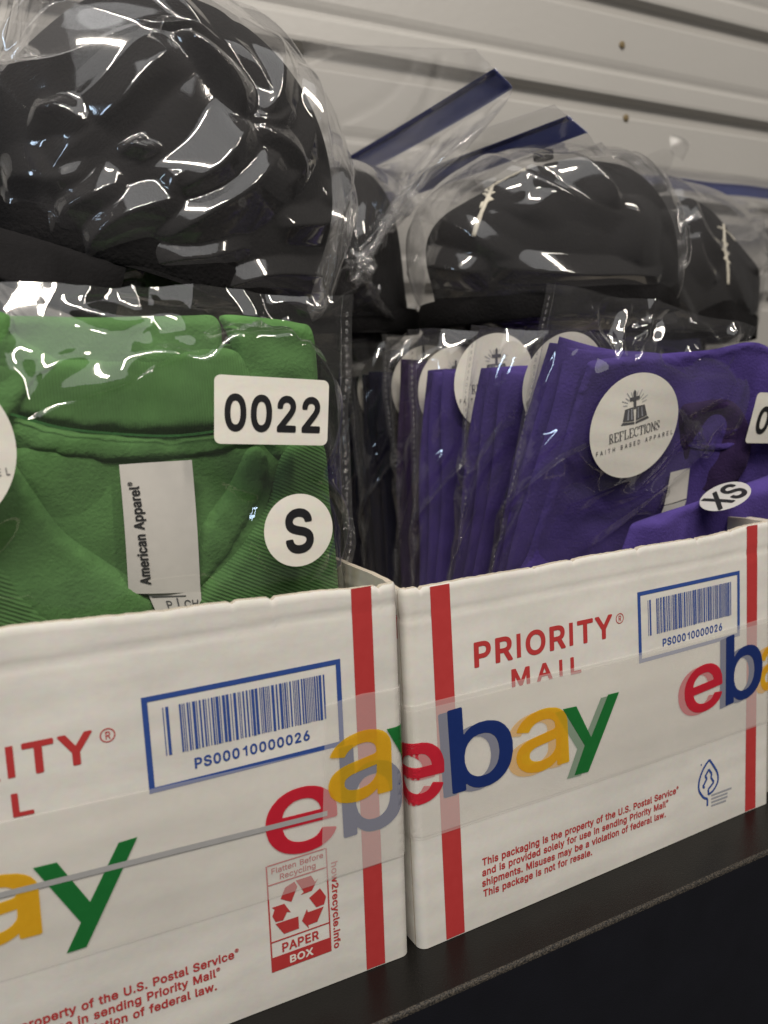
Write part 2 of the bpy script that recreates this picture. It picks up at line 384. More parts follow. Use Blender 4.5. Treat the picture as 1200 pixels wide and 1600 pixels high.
# ------------------------------------------------------------------ lettering: outlines of a plain grotesque in two weights, in thousandths
GLYPH_TEXT = '''\
1.	188	42,28 52,8 67,-6 87,-13 102,-13 112,-11 132,1 145,18 150,43 146,63 132,81 117,91 97,96 82,94 62,84 48,68 42,53
12	453	56,-3 61,-8 66,-9 386,-9 393,-8 397,-3 398,57 396,62 391,66 173,67 296,197 330,237 366,287 380,317 387,342 390,372 388,397 380,427 370,447 356,468 331,491 311,504 291,513 271,519 246,523 226,525 181,520 156,512 121,493 93,467 76,442 67,422 58,387 57,362 61,355 66,353 131,354 136,362 139,387 142,397 156,423 166,432 186,444 201,449 221,451 246,449 261,445 289,427 301,413 307,397 311,362 303,332 291,309 274,287 251,259 57,52 55,47
1A	480	8,-3 13,-8 18,-9 83,-9 88,-8 93,-4 139,127 143,133 338,132 388,-5 393,-9 463,-9 468,-7 471,-3 470,7 286,507 283,514 280,517 203,518 198,517 193,512 9,7;173,208 169,212 199,297 238,421 243,411 267,332 310,212 308,209 303,208
1B	456	52,-3 57,-8 62,-9 247,-9 302,-5 328,2 347,10 367,21 393,42 407,62 417,82 426,117 426,157 417,192 402,220 392,233 367,253 340,267 359,277 377,292 392,312 400,327 404,342 407,372 403,412 388,447 378,462 352,487 332,499 312,508 266,517 62,518 57,517 52,512;137,66 134,72 134,217 137,222 247,222 277,219 298,212 314,202 327,189 338,172 346,147 345,122 340,107 333,97 324,87 312,79 292,71 267,67;137,294 134,297 135,442 237,443 262,441 282,437 292,432 307,422 315,412 325,387 327,372 325,352 321,342 312,327 292,308 272,299 252,295
1C	510	32,235 33,215 40,175 48,145 62,111 77,85 95,60 122,34 147,16 172,3 202,-7 232,-14 267,-16 287,-15 307,-13 342,-4 362,3 392,20 419,40 434,55 455,85 466,105 478,140 482,160 480,165 472,169 407,169 402,167 392,138 382,120 367,101 342,81 312,69 277,62 247,63 227,67 205,75 173,95 159,110 143,130 133,150 125,170 117,200 112,255 118,310 126,340 133,360 145,380 157,397 176,415 207,435 227,442 267,447 292,445 312,440 346,425 367,408 381,390 392,370 400,345 407,339 477,340 481,345 482,350 477,370 464,405 444,440 417,470 377,498 342,513 302,522 267,525 232,523 202,516 172,506 142,489 122,474 97,451 78,425 61,395 49,365 39,330 33,290
1D	502	52,-3 57,-8 62,-9 217,-9 257,-7 292,-1 327,9 357,24 382,41 402,59 424,87 442,117 453,142 464,182 469,217 471,257 469,292 464,327 453,367 440,397 426,422 402,450 382,468 357,486 327,501 297,509 262,516 222,518 62,518 57,517 52,513;137,66 134,72 134,437 135,442 217,443 247,441 272,437 297,429 317,419 327,412 348,392 360,377 371,357 380,332 389,282 389,227 380,177 370,152 360,132 347,116 332,102 312,88 292,78 270,72 242,67
1E	419	52,-3 57,-8 62,-9 372,-9 379,-8 383,-3 384,57 382,62 377,66 137,66 134,72 134,217 137,220 357,220 362,224 364,232 364,287 362,292 357,295 137,295 134,297 134,437 135,442 372,443 377,445 381,452 381,507 380,512 377,516 372,518 62,518 57,517 52,513
1F	410	52,-3 57,-8 62,-9 127,-9 133,-3 134,207 137,212 347,212 352,215 355,222 355,277 352,284 347,287 137,287 134,292 135,442 372,444 376,447 378,452 378,507 377,512 373,517 62,518 57,517 52,513
1H	517	52,-3 57,-8 62,-9 127,-9 133,-3 135,222 382,223 384,-3 387,-7 392,-9 457,-9 462,-7 465,-3 466,2 466,507 465,512 462,516 457,518 392,518 387,516 384,512 383,302 382,300 377,298 137,298 134,302 133,512 129,517 122,518 62,518 57,517 52,513
1I	300	23,-3 28,-8 33,-9 268,-9 273,-8 277,-3 278,57 273,65 192,67 192,442 268,443 276,447 278,452 278,507 277,512 273,517 33,518 28,517 23,512 22,452 24,447 28,444 33,443 109,442 109,67 33,66 28,65 24,62 22,57
1L	393	52,-3 57,-8 62,-9 362,-9 369,-3 370,57 368,62 362,66 135,67 134,72 134,507 132,514 127,518 62,518 57,517 52,512
1N	523	52,-3 57,-8 62,-9 127,-9 133,-3 134,317 132,390 196,282 382,-7 387,-9 462,-9 467,-8 471,-3 472,507 471,512 467,517 397,518 391,512 391,137 391,132 387,127 361,172 142,515 137,518 62,518 57,517 52,513
1O	533	32,235 33,215 40,175 48,145 60,115 81,80 97,59 121,35 147,16 172,3 207,-9 232,-14 267,-16 302,-14 327,-9 362,3 387,16 413,35 438,60 457,85 471,110 486,145 494,175 500,215 502,255 500,295 495,330 485,365 473,395 456,425 436,450 417,470 387,493 362,506 336,515 302,523 267,525 232,523 207,518 172,506 143,490 117,470 98,450 78,425 61,395 49,365 39,330 33,290;117,202 112,255 118,310 124,335 133,360 147,383 160,400 189,425 207,435 222,440 247,445 267,447 307,441 327,434 359,415 374,400 389,380 400,360 409,340 416,310 420,285 421,255 420,225 417,200 409,170 390,130 375,110 362,97 346,85 322,73 287,63 247,63 227,67 205,75 187,85 172,97 157,112 143,130 132,150 125,170
1P	445	52,-3 57,-8 62,-9 127,-9 133,-3 134,172 137,177 262,178 292,183 312,189 337,200 357,213 382,238 397,259 412,299 416,322 418,347 413,392 399,432 386,452 372,469 357,482 337,494 317,505 292,512 237,518 62,518 57,517 52,512;137,251 134,257 135,442 232,443 262,441 292,431 312,416 327,393 333,372 335,357 335,332 332,317 322,292 312,279 292,264 282,259 252,252
1R	449	52,-3 57,-8 62,-9 127,-9 133,-3 134,187 137,189 237,189 242,187 347,-6 352,-9 427,-9 432,-8 436,-3 434,7 328,202 332,207 352,218 372,233 387,250 397,265 407,287 414,307 418,352 414,397 408,417 398,437 387,455 373,472 357,485 337,497 292,513 237,518 62,518 57,517 52,512;137,264 134,267 135,442 232,443 267,440 293,432 314,417 325,402 330,392 333,377 336,352 333,327 329,312 324,302 312,287 292,274 267,267 232,264
1S	447	29,133 38,93 46,73 66,43 85,24 101,13 125,1 145,-7 200,-17 250,-17 280,-13 305,-6 330,4 350,15 370,31 393,58 404,78 412,98 416,118 417,143 414,173 409,188 400,206 385,227 365,245 320,270 280,284 205,305 170,317 155,325 145,333 131,348 125,363 124,378 126,393 130,403 140,418 151,428 170,439 185,444 200,448 225,450 265,444 283,438 299,428 310,419 318,408 325,393 330,373 335,369 405,370 410,378 408,398 402,418 394,438 385,453 370,471 355,484 320,506 275,520 225,525 180,520 160,516 135,506 115,496 80,469 68,453 56,433 44,393 43,373 45,348 52,323 63,303 79,283 98,268 125,251 150,241 265,207 290,198 310,186 325,173 330,166 335,153 336,128 329,108 314,88 295,74 270,64 225,58 195,61 160,71 136,88 124,103 119,113 113,138 110,144 105,146 35,145 30,140
1T	449	23,452 25,447 29,444 34,443 184,442 185,-3 189,-8 194,-9 261,-8 265,-3 266,2 266,437 267,442 419,443 424,447 426,452 425,512 421,517 414,518 29,517 24,512 23,507
1U	517	52,164 57,124 65,99 78,74 91,54 107,37 127,21 152,6 172,-3 227,-16 257,-17 292,-15 342,-4 362,5 387,19 407,35 426,54 442,78 459,119 465,149 466,509 464,514 457,518 392,518 386,514 384,509 384,179 381,149 375,129 360,104 347,90 327,76 297,65 257,61 222,65 192,76 166,94 157,105 143,129 136,149 133,179 133,509 131,514 127,517 122,518 62,518 57,517 53,514 51,509
1X	474	10,-3 15,-8 20,-9 95,-8 195,132 235,195 240,194 286,122 375,-5 380,-9 385,-9 455,-9 460,-8 464,-3 465,2 462,7 287,262 452,502 455,507 454,512 450,517 370,517 258,357 240,326 235,327 211,367 110,516 105,518 30,518 25,517 21,512 20,507 23,502 188,262 187,257 12,7 9,2
1a	389	22,93 32,54 49,28 77,3 107,-9 137,-16 157,-18 177,-17 202,-12 219,-7 238,3 257,17 267,28 268,-2 272,-7 277,-9 337,-9 342,-7 346,-2 346,3 345,273 338,308 322,339 302,360 277,376 232,390 207,393 177,393 132,384 102,373 73,353 58,338 41,313 32,293 33,288 37,283 102,265 107,268 115,283 127,297 147,311 172,320 197,322 217,320 237,313 255,298 263,283 267,253 262,244 252,239 122,219 87,208 62,194 42,175 30,153 22,123;102,92 102,113 106,128 116,138 132,148 147,153 177,159 267,173 266,128 261,108 247,86 232,72 216,63 182,55 167,54 142,58 127,63 113,73
1b	424	44,-1 47,-6 55,-9 115,-8 121,-1 121,29 125,33 137,19 155,4 170,-5 195,-14 230,-17 255,-16 275,-11 300,-2 319,9 338,24 353,39 366,59 378,79 387,104 398,159 398,219 387,274 377,299 355,334 336,354 317,369 295,380 255,392 210,393 180,386 165,380 140,361 125,344 123,349 123,509 121,514 115,518 50,517 46,514 44,509;125,151 122,169 122,209 129,244 133,259 145,282 166,304 180,313 205,320 235,320 250,316 265,310 275,303 294,284 307,259 315,229 319,189 318,169 312,134 303,109 290,89 275,74 260,64 250,60 235,57 205,57 190,60 180,64 159,79 146,94 133,119
1c	396	26,174 32,129 38,104 47,84 61,58 76,39 96,20 111,9 136,-3 156,-10 181,-16 221,-17 261,-10 291,2 311,14 340,39 362,74 371,99 371,106 366,110 306,126 301,125 296,121 288,99 277,84 266,74 246,62 231,58 206,55 176,60 161,66 141,82 125,104 117,119 111,139 108,154 105,189 108,224 116,254 126,274 146,299 166,313 191,320 226,320 246,314 261,306 279,289 289,274 295,259 301,253 366,269 370,274 371,279 356,314 338,339 321,356 291,374 261,386 231,392 181,392 156,386 131,378 96,356 76,337 59,314 39,274 32,249 27,214
1e	404	26,159 36,109 49,79 61,59 76,39 91,24 111,9 136,-3 156,-10 186,-16 211,-17 246,-14 286,-4 316,12 343,34 361,59 368,74 374,89 371,97 306,114 298,109 283,84 271,72 258,64 241,59 216,55 196,56 181,59 155,69 137,84 126,97 113,124 106,159 371,160 376,162 380,169 379,224 377,244 366,284 351,316 336,337 301,367 271,382 236,391 206,393 176,391 156,387 136,380 111,367 91,353 62,319 47,294 37,269 30,244 26,214;111,230 107,234 108,239 116,264 125,279 141,297 166,314 186,319 206,321 236,317 256,308 266,299 276,288 288,269 298,234 296,231 291,230
1f	254	-3,327 -1,322 3,319 68,318 70,317 72,312 73,-3 78,-8 83,-9 145,-8 150,-3 151,2 152,317 228,318 233,320 237,327 237,377 236,382 233,386 228,388 153,389 151,392 152,432 160,452 173,461 183,464 198,465 228,459 233,461 252,522 248,528 223,536 183,539 143,532 123,523 108,512 88,490 81,477 75,462 72,432 72,392 68,388 2,387 -2,382 -3,377
1g	425	26,166 30,136 37,111 47,86 60,66 74,46 91,31 126,10 151,1 171,-3 216,-3 241,2 266,12 286,27 301,44 302,41 301,-24 296,-42 285,-59 276,-68 261,-78 246,-83 226,-87 191,-88 166,-83 136,-67 107,-34 101,-32 46,-62 42,-69 51,-87 66,-107 86,-125 116,-142 146,-152 186,-159 231,-159 256,-155 296,-144 329,-124 356,-97 367,-79 375,-59 380,-29 381,376 381,381 377,386 371,388 316,388 308,386 304,381 304,351 301,344 286,361 266,376 246,386 216,393 171,392 131,380 106,368 76,341 60,321 47,296 38,276 30,246 26,221;106,174 105,196 108,226 113,246 122,271 141,296 161,311 191,320 221,320 236,316 248,311 266,299 277,286 286,272 293,256 301,226 303,211 303,171 296,139 286,113 271,93 256,81 236,72 206,68 176,71 154,81 136,96 122,116 112,141
1h	410	45,-3 50,-8 55,-9 115,-9 122,-3 123,242 126,257 135,280 155,303 185,317 210,320 230,318 245,313 256,307 267,297 275,287 285,257 287,232 288,-3 293,-8 300,-9 355,-9 360,-8 365,-3 365,262 362,287 350,323 335,346 310,370 285,384 245,392 205,392 183,387 165,380 150,371 132,357 125,348 123,352 123,507 120,515 115,518 55,518 50,517 45,512
1i	167	33,477 35,467 40,457 55,442 73,435 93,435 113,442 127,457 134,472 135,492 126,512 113,524 103,529 93,532 73,532 58,526 41,512 34,497;45,-3 48,-7 53,-9 113,-9 118,-8 122,-3 123,377 122,382 118,387 113,388 53,388 48,386 45,382
1l	189	45,65 50,43 65,17 80,3 95,-4 120,-10 155,-11 185,-5 189,0 190,5 177,60 170,63 155,61 135,62 130,65 126,70 124,80 123,510 121,515 115,518 50,517 44,510
1n	410	45,-3 50,-8 55,-9 115,-9 122,-3 123,242 126,257 135,280 155,303 185,317 210,320 230,318 245,313 256,307 267,297 275,287 285,257 287,232 288,-3 293,-8 300,-9 355,-9 360,-8 365,-4 365,267 356,307 348,327 339,342 315,367 285,384 265,389 230,393 205,392 185,388 165,380 145,368 125,348 121,352 120,382 115,387 55,388 50,387 45,383
1o	415	26,174 31,134 40,99 61,59 76,39 91,24 116,6 156,-10 181,-16 236,-16 261,-10 304,9 324,24 339,39 356,62 377,104 385,134 389,159 390,189 389,219 385,244 376,274 356,314 337,339 306,366 281,379 236,392 181,392 136,380 111,367 91,352 62,319 48,294 37,269 27,219;106,170 105,189 107,219 116,254 123,269 141,294 161,310 191,320 221,320 241,316 256,309 275,294 292,269 302,244 308,219 310,184 306,149 298,119 284,94 272,79 251,64 236,59 206,55 176,60 161,66 151,73 132,94 117,119 109,149
1r	259	45,-3 50,-8 55,-9 115,-9 122,-3 123,247 127,262 139,287 155,302 165,308 195,316 210,317 245,313 250,316 252,322 252,382 251,387 247,392 210,394 195,393 180,389 165,384 150,376 135,365 125,355 122,357 121,362 120,382 115,387 55,388 50,387 45,382
1t	227	-2,323 3,319 8,318 53,318 56,313 56,93 58,68 62,53 73,30 88,13 103,2 123,-7 143,-12 193,-12 218,-5 222,3 211,53 208,60 203,63 168,59 148,63 142,68 137,78 135,98 135,313 138,318 208,319 212,323 213,328 212,383 208,387 203,388 138,388 135,393 135,468 133,476 128,480 63,480 56,473 56,393 53,388 8,388 3,387 -2,383
1w	567	14,377 130,-3 134,-8 200,-9 207,-3 280,256 285,265 307,182 360,-3 365,-8 370,-9 430,-9 435,-6 439,2 554,377 553,382 550,386 545,388 480,388 475,386 472,382 414,177 400,118 395,119 371,217 324,382 320,387 315,388 248,387 244,382 242,377 197,217 170,109 95,383 90,387 85,388 25,388 20,387 15,383
1y	389	8,377 153,-3 136,-48 128,-63 118,-73 109,-78 99,-81 59,-77 54,-81 38,-138 39,-143 44,-147 74,-154 104,-154 119,-152 144,-144 168,-128 184,-113 205,-78 378,372 379,382 374,387 369,388 304,388 297,382 194,95 174,157 92,382 89,386 84,388 19,388 14,387 9,383
1®	463	25,300 28,275 34,255 48,220 71,185 100,157 135,133 170,119 210,110 250,110 290,118 330,134 361,155 392,185 415,220 430,255 438,295 438,335 430,380 414,415 391,450 360,480 347,490 315,507 290,516 255,524 210,524 170,515 135,500 115,489 100,477 72,450 49,415 40,398 34,380 25,340;95,279 91,300 91,335 100,370 110,390 121,405 145,428 175,447 195,453 215,457 250,457 285,448 300,441 320,427 345,402 361,375 368,355 372,335 372,295 364,265 354,245 335,220 320,207 300,193 270,180 230,175 210,177 190,181 160,195 133,215 120,230 107,250;154,220 165,217 205,217 210,220 212,225 212,275 215,278 235,277 265,222 270,218 320,217 326,220 328,225 327,230 295,290 294,295 309,310 314,320 320,345 320,360 314,380 308,390 295,403 275,413 255,418 160,418 154,415 152,405 152,225;215,328 212,330 212,335 212,365 215,369 240,369 250,366 255,361 257,355 257,345 250,333 240,328
2.	188	26,28 37,3 57,-17 82,-28 112,-27 134,-17 154,3 164,28 165,43 162,63 152,82 132,100 107,110 82,110 57,99 37,79 31,68 26,53
20	453	25,215 29,175 36,140 46,105 57,80 74,50 90,29 115,5 140,-10 165,-21 195,-29 225,-31 255,-29 285,-22 313,-10 335,3 360,25 380,50 394,75 407,105 417,140 424,175 428,210 428,295 423,335 416,370 406,405 392,435 378,460 358,485 340,501 315,518 285,531 260,537 225,540 195,537 165,530 140,519 118,505 95,484 75,460 60,433 45,400 30,335 26,300;135,215 134,280 140,335 147,360 162,395 180,418 190,426 205,432 225,436 240,434 264,425 285,405 302,375 313,335 319,285 319,225 313,175 302,135 290,111 282,100 265,85 245,76 215,75 190,83 170,102 161,115 154,130 141,170
21	453	52,-3 56,-13 60,-18 68,-23 78,-24 393,-24 407,-18 414,-8 415,57 412,67 408,72 400,77 393,79 303,79 300,82 300,507 296,522 292,527 283,532 198,533 188,531 73,447 64,437 62,427 62,357 68,342 78,335 88,334 98,337 188,402 188,82 183,79 73,79 63,75 55,67 52,57
22	453	40,-3 44,-13 48,-18 56,-23 66,-24 391,-24 401,-21 409,-13 413,-3 413,57 411,67 401,78 391,81 208,82 306,186 342,227 380,282 392,307 399,327 404,357 404,392 399,417 392,437 382,457 368,477 341,502 316,519 296,528 276,534 251,538 226,540 176,534 151,526 111,505 81,476 64,452 54,432 48,412 43,387 43,357 47,347 56,340 66,338 126,338 140,342 149,352 154,387 166,411 176,421 186,427 201,433 211,435 226,436 251,432 263,427 278,417 287,407 293,392 296,362 291,342 281,322 255,287 45,62 40,47
23	453	21,125 23,105 31,80 53,40 81,13 101,-1 146,-21 171,-27 216,-31 246,-30 271,-25 296,-19 321,-9 356,15 376,34 391,54 402,75 416,120 416,170 405,210 391,235 381,250 361,270 321,296 296,306 278,310 276,315 393,450 396,460 396,510 393,520 390,525 381,531 371,533 71,533 61,531 52,525 49,520 46,510 46,450 51,437 61,430 71,428 231,428 236,425 136,310 133,300 133,245 136,237 141,230 151,225 221,223 251,217 271,208 287,195 300,175 304,155 304,135 301,120 296,108 290,100 276,89 251,78 216,74 196,76 176,81 166,85 151,95 138,115 129,145 125,150 116,155 46,156 36,155 24,145 20,135
24	453	16,102 22,89 27,85 37,81 252,81 257,80 258,-3 262,-13 266,-18 272,-22 282,-24 342,-24 352,-22 363,-13 367,-3 367,77 372,81 417,81 427,86 432,90 437,102 437,162 432,177 422,185 412,187 367,187 367,317 365,327 358,337 352,340 342,342 282,342 272,340 263,332 258,317 257,187 152,187 152,192 332,497 335,512 332,520 327,527 312,533 247,533 237,531 227,522 18,167 16,157
25	453	37,120 43,85 52,65 77,28 97,10 127,-9 152,-20 172,-25 197,-30 222,-31 247,-29 277,-23 297,-17 322,-5 344,10 374,40 390,65 402,88 414,135 415,160 412,200 407,220 401,240 383,275 364,300 349,315 322,334 302,344 267,354 232,358 187,353 167,346 164,350 172,424 177,428 367,428 375,430 382,434 389,445 390,455 390,510 387,520 382,527 377,530 367,533 97,533 87,531 78,525 72,510 43,255 47,240 52,234 62,230 127,222 137,224 167,242 197,251 227,252 252,247 264,240 277,230 292,210 297,200 303,175 303,150 297,125 290,110 282,100 272,90 262,84 247,77 232,75 202,75 177,86 162,98 153,110 141,145 135,150 127,153 52,153 42,146 38,140 36,130
26	453	41,140 46,110 53,85 62,65 76,43 91,24 111,7 131,-6 156,-19 196,-28 226,-31 251,-30 276,-25 301,-17 325,-5 358,20 375,40 388,60 400,85 407,105 412,130 413,155 411,185 402,225 392,250 379,270 366,285 346,303 326,317 306,326 286,332 235,340 344,500 345,515 341,524 336,528 321,533 251,533 241,530 234,525 115,350 83,300 67,270 51,230 45,205 41,180;151,137 150,170 156,195 171,219 185,230 196,236 226,241 256,236 281,219 288,210 298,190 303,170 303,145 296,120 281,95 256,78 226,72 206,75 192,80 177,90 167,100 156,120
27	453	39,447 44,436 49,432 59,428 285,427 74,7 73,-3 77,-13 89,-23 99,-24 171,-23 181,-18 188,-8 412,437 415,447 414,517 407,527 394,533 59,533 46,527 39,515
28	453	29,115 34,90 41,70 54,49 69,30 104,1 129,-12 154,-21 199,-30 224,-31 254,-30 282,-25 304,-20 329,-10 364,12 384,31 408,65 418,90 425,130 424,150 415,190 401,220 389,237 377,250 358,265 357,270 364,276 379,295 391,315 400,340 406,380 401,420 391,445 379,466 353,495 319,518 294,529 269,535 224,540 179,534 154,528 134,519 114,507 98,495 83,480 68,460 52,425 46,380 52,340 61,315 74,293 95,270 94,265 74,249 62,235 51,220 41,200 31,170 28,135;144,115 140,130 140,145 143,160 149,174 169,195 179,201 199,208 224,211 239,210 254,208 274,200 289,190 302,175 308,165 312,150 312,130 309,117 303,105 284,87 269,80 254,76 224,73 184,79 169,86 157,95 149,105;159,359 157,380 161,400 169,413 179,423 199,432 224,436 254,432 277,420 285,410 291,400 295,375 293,360 287,345 274,329 264,322 249,316 239,314 214,314 189,322 176,330 169,337 162,350
29	453	41,332 45,302 52,277 72,242 91,218 126,193 146,184 171,175 211,171 216,167 109,12 106,2 107,-8 114,-18 126,-24 201,-24 211,-21 220,-13 353,182 384,237 396,262 408,302 413,347 412,372 408,397 391,442 375,467 361,484 346,498 321,515 296,527 276,533 226,540 196,537 156,527 110,502 80,472 64,447 53,427 46,402 41,377;151,334 150,362 156,387 160,397 166,407 181,421 206,434 226,436 241,435 266,426 276,418 286,407 294,392 300,377 303,362 303,337 295,312 281,290 266,277 251,271 236,268 216,268 196,273 186,278 175,287 162,302 155,317
2A	480	-8,-3 -4,-13 0,-18 13,-24 88,-24 98,-20 108,-8 153,118 323,118 328,116 372,-8 379,-18 393,-24 463,-24 473,-22 483,-13 487,-3 484,12 299,517 293,526 288,530 278,533 198,533 188,529 181,522 -5,12;193,223 190,227 238,370 288,226 283,223
2B	456	36,-3 40,-13 44,-18 57,-24 247,-24 302,-20 332,-13 355,-3 377,9 392,20 407,35 422,57 431,77 440,112 442,137 438,177 429,202 412,232 392,253 373,267 400,297 414,322 419,342 422,372 418,412 403,452 392,468 372,489 342,511 317,522 297,527 267,532 242,533 57,533 47,529 40,522 36,507;152,81 149,87 149,202 152,207 247,207 277,204 294,197 309,187 318,177 326,162 331,142 330,127 328,117 317,101 302,91 267,82;152,309 149,312 150,427 237,428 262,426 287,418 297,411 304,402 311,382 312,372 310,357 301,337 285,322 267,313 247,310
2C	510	17,235 19,210 24,175 34,140 48,105 66,75 84,50 112,23 137,5 167,-11 197,-22 232,-29 267,-31 287,-30 312,-27 347,-18 369,-10 402,9 431,30 447,47 467,76 480,100 492,135 496,155 495,170 487,179 477,184 402,183 392,178 387,171 379,145 367,125 355,110 332,93 307,83 277,77 247,78 212,88 185,105 170,120 155,140 139,175 132,200 127,255 132,305 140,335 147,355 157,371 167,386 181,400 212,420 227,426 247,430 267,432 297,429 317,423 337,413 357,397 367,384 378,365 388,335 392,330 402,325 472,324 487,329 493,335 497,345 492,375 479,410 469,430 447,460 432,477 417,490 382,512 367,520 332,531 292,539 267,540 232,538 197,531 167,520 132,500 111,485 87,462 67,435 49,405 36,375 25,335 18,295 16,255
2D	502	36,-3 40,-13 44,-18 57,-24 222,-24 257,-22 297,-15 332,-5 367,13 392,30 412,48 437,79 454,107 467,137 479,177 484,217 486,257 484,297 479,332 467,372 454,402 437,432 412,462 392,480 367,497 332,515 297,525 262,531 222,533 57,533 47,529 40,522 36,507;152,81 149,87 149,422 150,427 217,428 247,426 271,422 292,415 307,408 322,397 337,382 348,367 357,352 366,327 374,282 374,232 370,202 364,177 358,162 348,142 332,122 307,103 287,92 242,82
2E	419	36,-3 40,-13 44,-18 52,-23 62,-24 377,-24 387,-21 395,-13 399,-3 398,62 392,74 382,80 152,81 149,87 149,202 152,205 357,205 367,208 372,212 378,222 379,232 378,292 372,303 362,309 152,310 150,312 150,427 372,428 382,430 392,439 396,452 396,512 392,522 387,528 372,533 62,533 52,532 40,522 36,507
2F	410	36,-3 40,-13 44,-18 57,-24 127,-24 137,-21 145,-13 149,2 149,192 152,197 347,197 357,200 365,207 370,222 370,282 365,292 357,299 347,302 152,302 149,307 149,422 152,428 367,428 377,429 388,437 393,452 393,512 389,522 382,529 367,533 62,533 52,532 40,522 36,507
2H	517	36,-3 40,-13 44,-18 57,-24 127,-24 137,-21 145,-13 149,2 149,202 150,207 367,208 368,2 372,-13 382,-22 392,-24 462,-23 472,-19 477,-13 481,2 481,507 480,517 472,528 457,533 392,533 382,531 372,522 368,507 368,317 367,314 362,313 152,313 149,317 149,507 145,522 137,530 127,533 57,533 47,529 42,525 37,517 36,507
2I	300	7,-3 11,-13 15,-18 23,-23 33,-24 268,-24 278,-22 289,-13 293,-3 293,57 288,72 282,77 273,81 207,82 207,427 273,428 282,432 288,437 293,452 293,512 288,524 278,531 268,533 33,533 23,532 11,522 7,512 7,452 9,442 13,436 18,432 28,428 94,427 94,82 28,81 18,77 13,73 9,67 7,57
2L	393	36,-3 40,-13 44,-18 52,-23 62,-24 362,-24 377,-18 382,-11 385,-3 384,62 377,75 367,80 150,82 149,87 149,512 142,526 137,530 127,533 57,533 44,527 40,522 36,512
2M	628	36,-3 40,-13 44,-18 57,-24 127,-23 138,-18 145,-8 146,2 147,284 266,-13 277,-22 287,-24 342,-24 357,-19 365,-8 477,279 480,267 480,2 481,-8 488,-18 502,-24 572,-24 584,-18 591,-8 592,2 592,507 591,517 584,527 577,531 567,533 477,533 467,531 456,522 330,197 317,159 312,160 302,190 172,522 162,531 152,533 57,533 44,527 37,517 36,507
2N	523	36,-3 40,-13 44,-18 57,-24 127,-24 141,-18 148,-8 149,2 149,317 149,322 152,327 182,277 371,-18 377,-22 387,-24 462,-24 472,-22 482,-15 486,-8 487,2 487,507 486,517 479,527 467,533 397,533 383,527 376,517 375,507 375,192 375,187 372,182 152,527 137,533 62,533 52,532 42,525 37,517 36,507
2O	533	17,235 19,210 24,175 34,140 48,105 66,75 85,50 112,23 137,5 165,-10 202,-23 232,-29 267,-31 302,-29 332,-23 369,-10 397,5 422,23 449,50 468,75 486,105 500,140 510,175 515,210 517,255 515,295 509,335 498,375 485,405 467,435 447,461 427,481 397,504 367,520 339,530 302,538 262,540 232,538 202,532 167,520 137,504 107,481 87,461 67,435 49,405 36,375 25,335 18,295 16,255;132,203 127,255 132,305 138,330 147,355 157,371 171,390 187,405 211,420 227,426 267,432 282,431 307,426 332,415 352,401 367,385 386,355 394,335 401,310 405,280 405,225 400,195 395,175 387,155 367,124 348,105 322,89 287,78 247,78 212,88 197,96 182,108 158,135 147,155 139,175
2P	445	36,-3 40,-13 44,-18 57,-24 127,-24 137,-21 145,-13 149,-3 149,157 152,162 262,163 297,168 322,176 347,188 382,215 400,237 413,257 421,277 428,302 433,347 428,392 421,417 411,442 398,462 385,477 362,497 322,519 292,527 262,531 232,533 57,533 47,529 40,522 36,507;152,266 149,272 150,427 232,428 262,426 286,417 302,405 311,392 315,382 320,357 318,322 310,302 302,290 287,278 277,273 252,267
2R	449	36,-3 40,-13 44,-18 57,-24 127,-24 141,-18 145,-13 149,-3 150,172 152,174 227,174 233,172 330,-8 337,-18 352,-24 427,-24 437,-22 448,-13 452,-3 449,12 348,197 383,222 400,242 410,257 422,282 428,302 432,332 432,377 428,402 422,422 410,447 397,467 382,484 362,499 342,511 297,527 242,533 57,533 47,529 40,522 36,507;152,279 149,282 150,427 232,428 262,426 287,418 303,407 316,387 321,352 315,317 310,307 301,297 287,289 262,281 232,279
2S	447	14,133 18,108 23,88 34,63 55,33 75,13 95,-1 140,-21 195,-32 250,-32 280,-28 310,-21 335,-10 355,0 378,18 395,36 416,68 426,93 430,113 432,138 429,173 424,193 414,213 395,238 375,256 325,284 285,298 210,319 165,337 155,344 143,358 140,368 139,378 145,398 155,412 163,418 175,425 195,431 225,435 260,430 275,425 290,416 299,408 306,398 311,388 315,369 318,363 330,355 400,354 410,356 420,363 424,373 422,403 409,443 396,463 384,478 365,495 330,518 280,534 225,540 175,534 150,529 125,518 105,507 70,480 56,463 44,443 35,420 30,398 28,373 30,348 37,318 52,293 68,273 90,255 120,237 175,217 265,191 286,183 303,173 317,158 322,138 320,128 315,114 303,98 278,83 250,75 215,74 175,81 155,91 142,103 133,118 125,149 116,158 105,161 30,160 20,153 17,148
2T	449	9,447 14,436 19,432 29,428 169,427 169,-3 173,-13 177,-18 189,-24 259,-24 269,-21 277,-13 281,2 281,422 282,427 419,428 429,431 439,442 441,452 441,512 437,522 429,530 419,533 29,533 16,527 9,515
2U	517	37,164 43,119 51,94 64,69 77,48 97,26 118,9 142,-6 167,-17 197,-25 227,-31 292,-31 322,-25 352,-16 377,-5 397,8 417,23 437,44 454,69 473,114 480,144 481,509 476,524 470,529 462,532 392,533 380,529 371,519 369,509 369,179 365,149 357,127 349,114 327,94 307,84 292,79 257,76 222,80 202,88 187,97 177,104 169,114 157,134 152,149 148,179 148,509 146,519 137,529 127,533 57,533 47,529 38,519 36,509
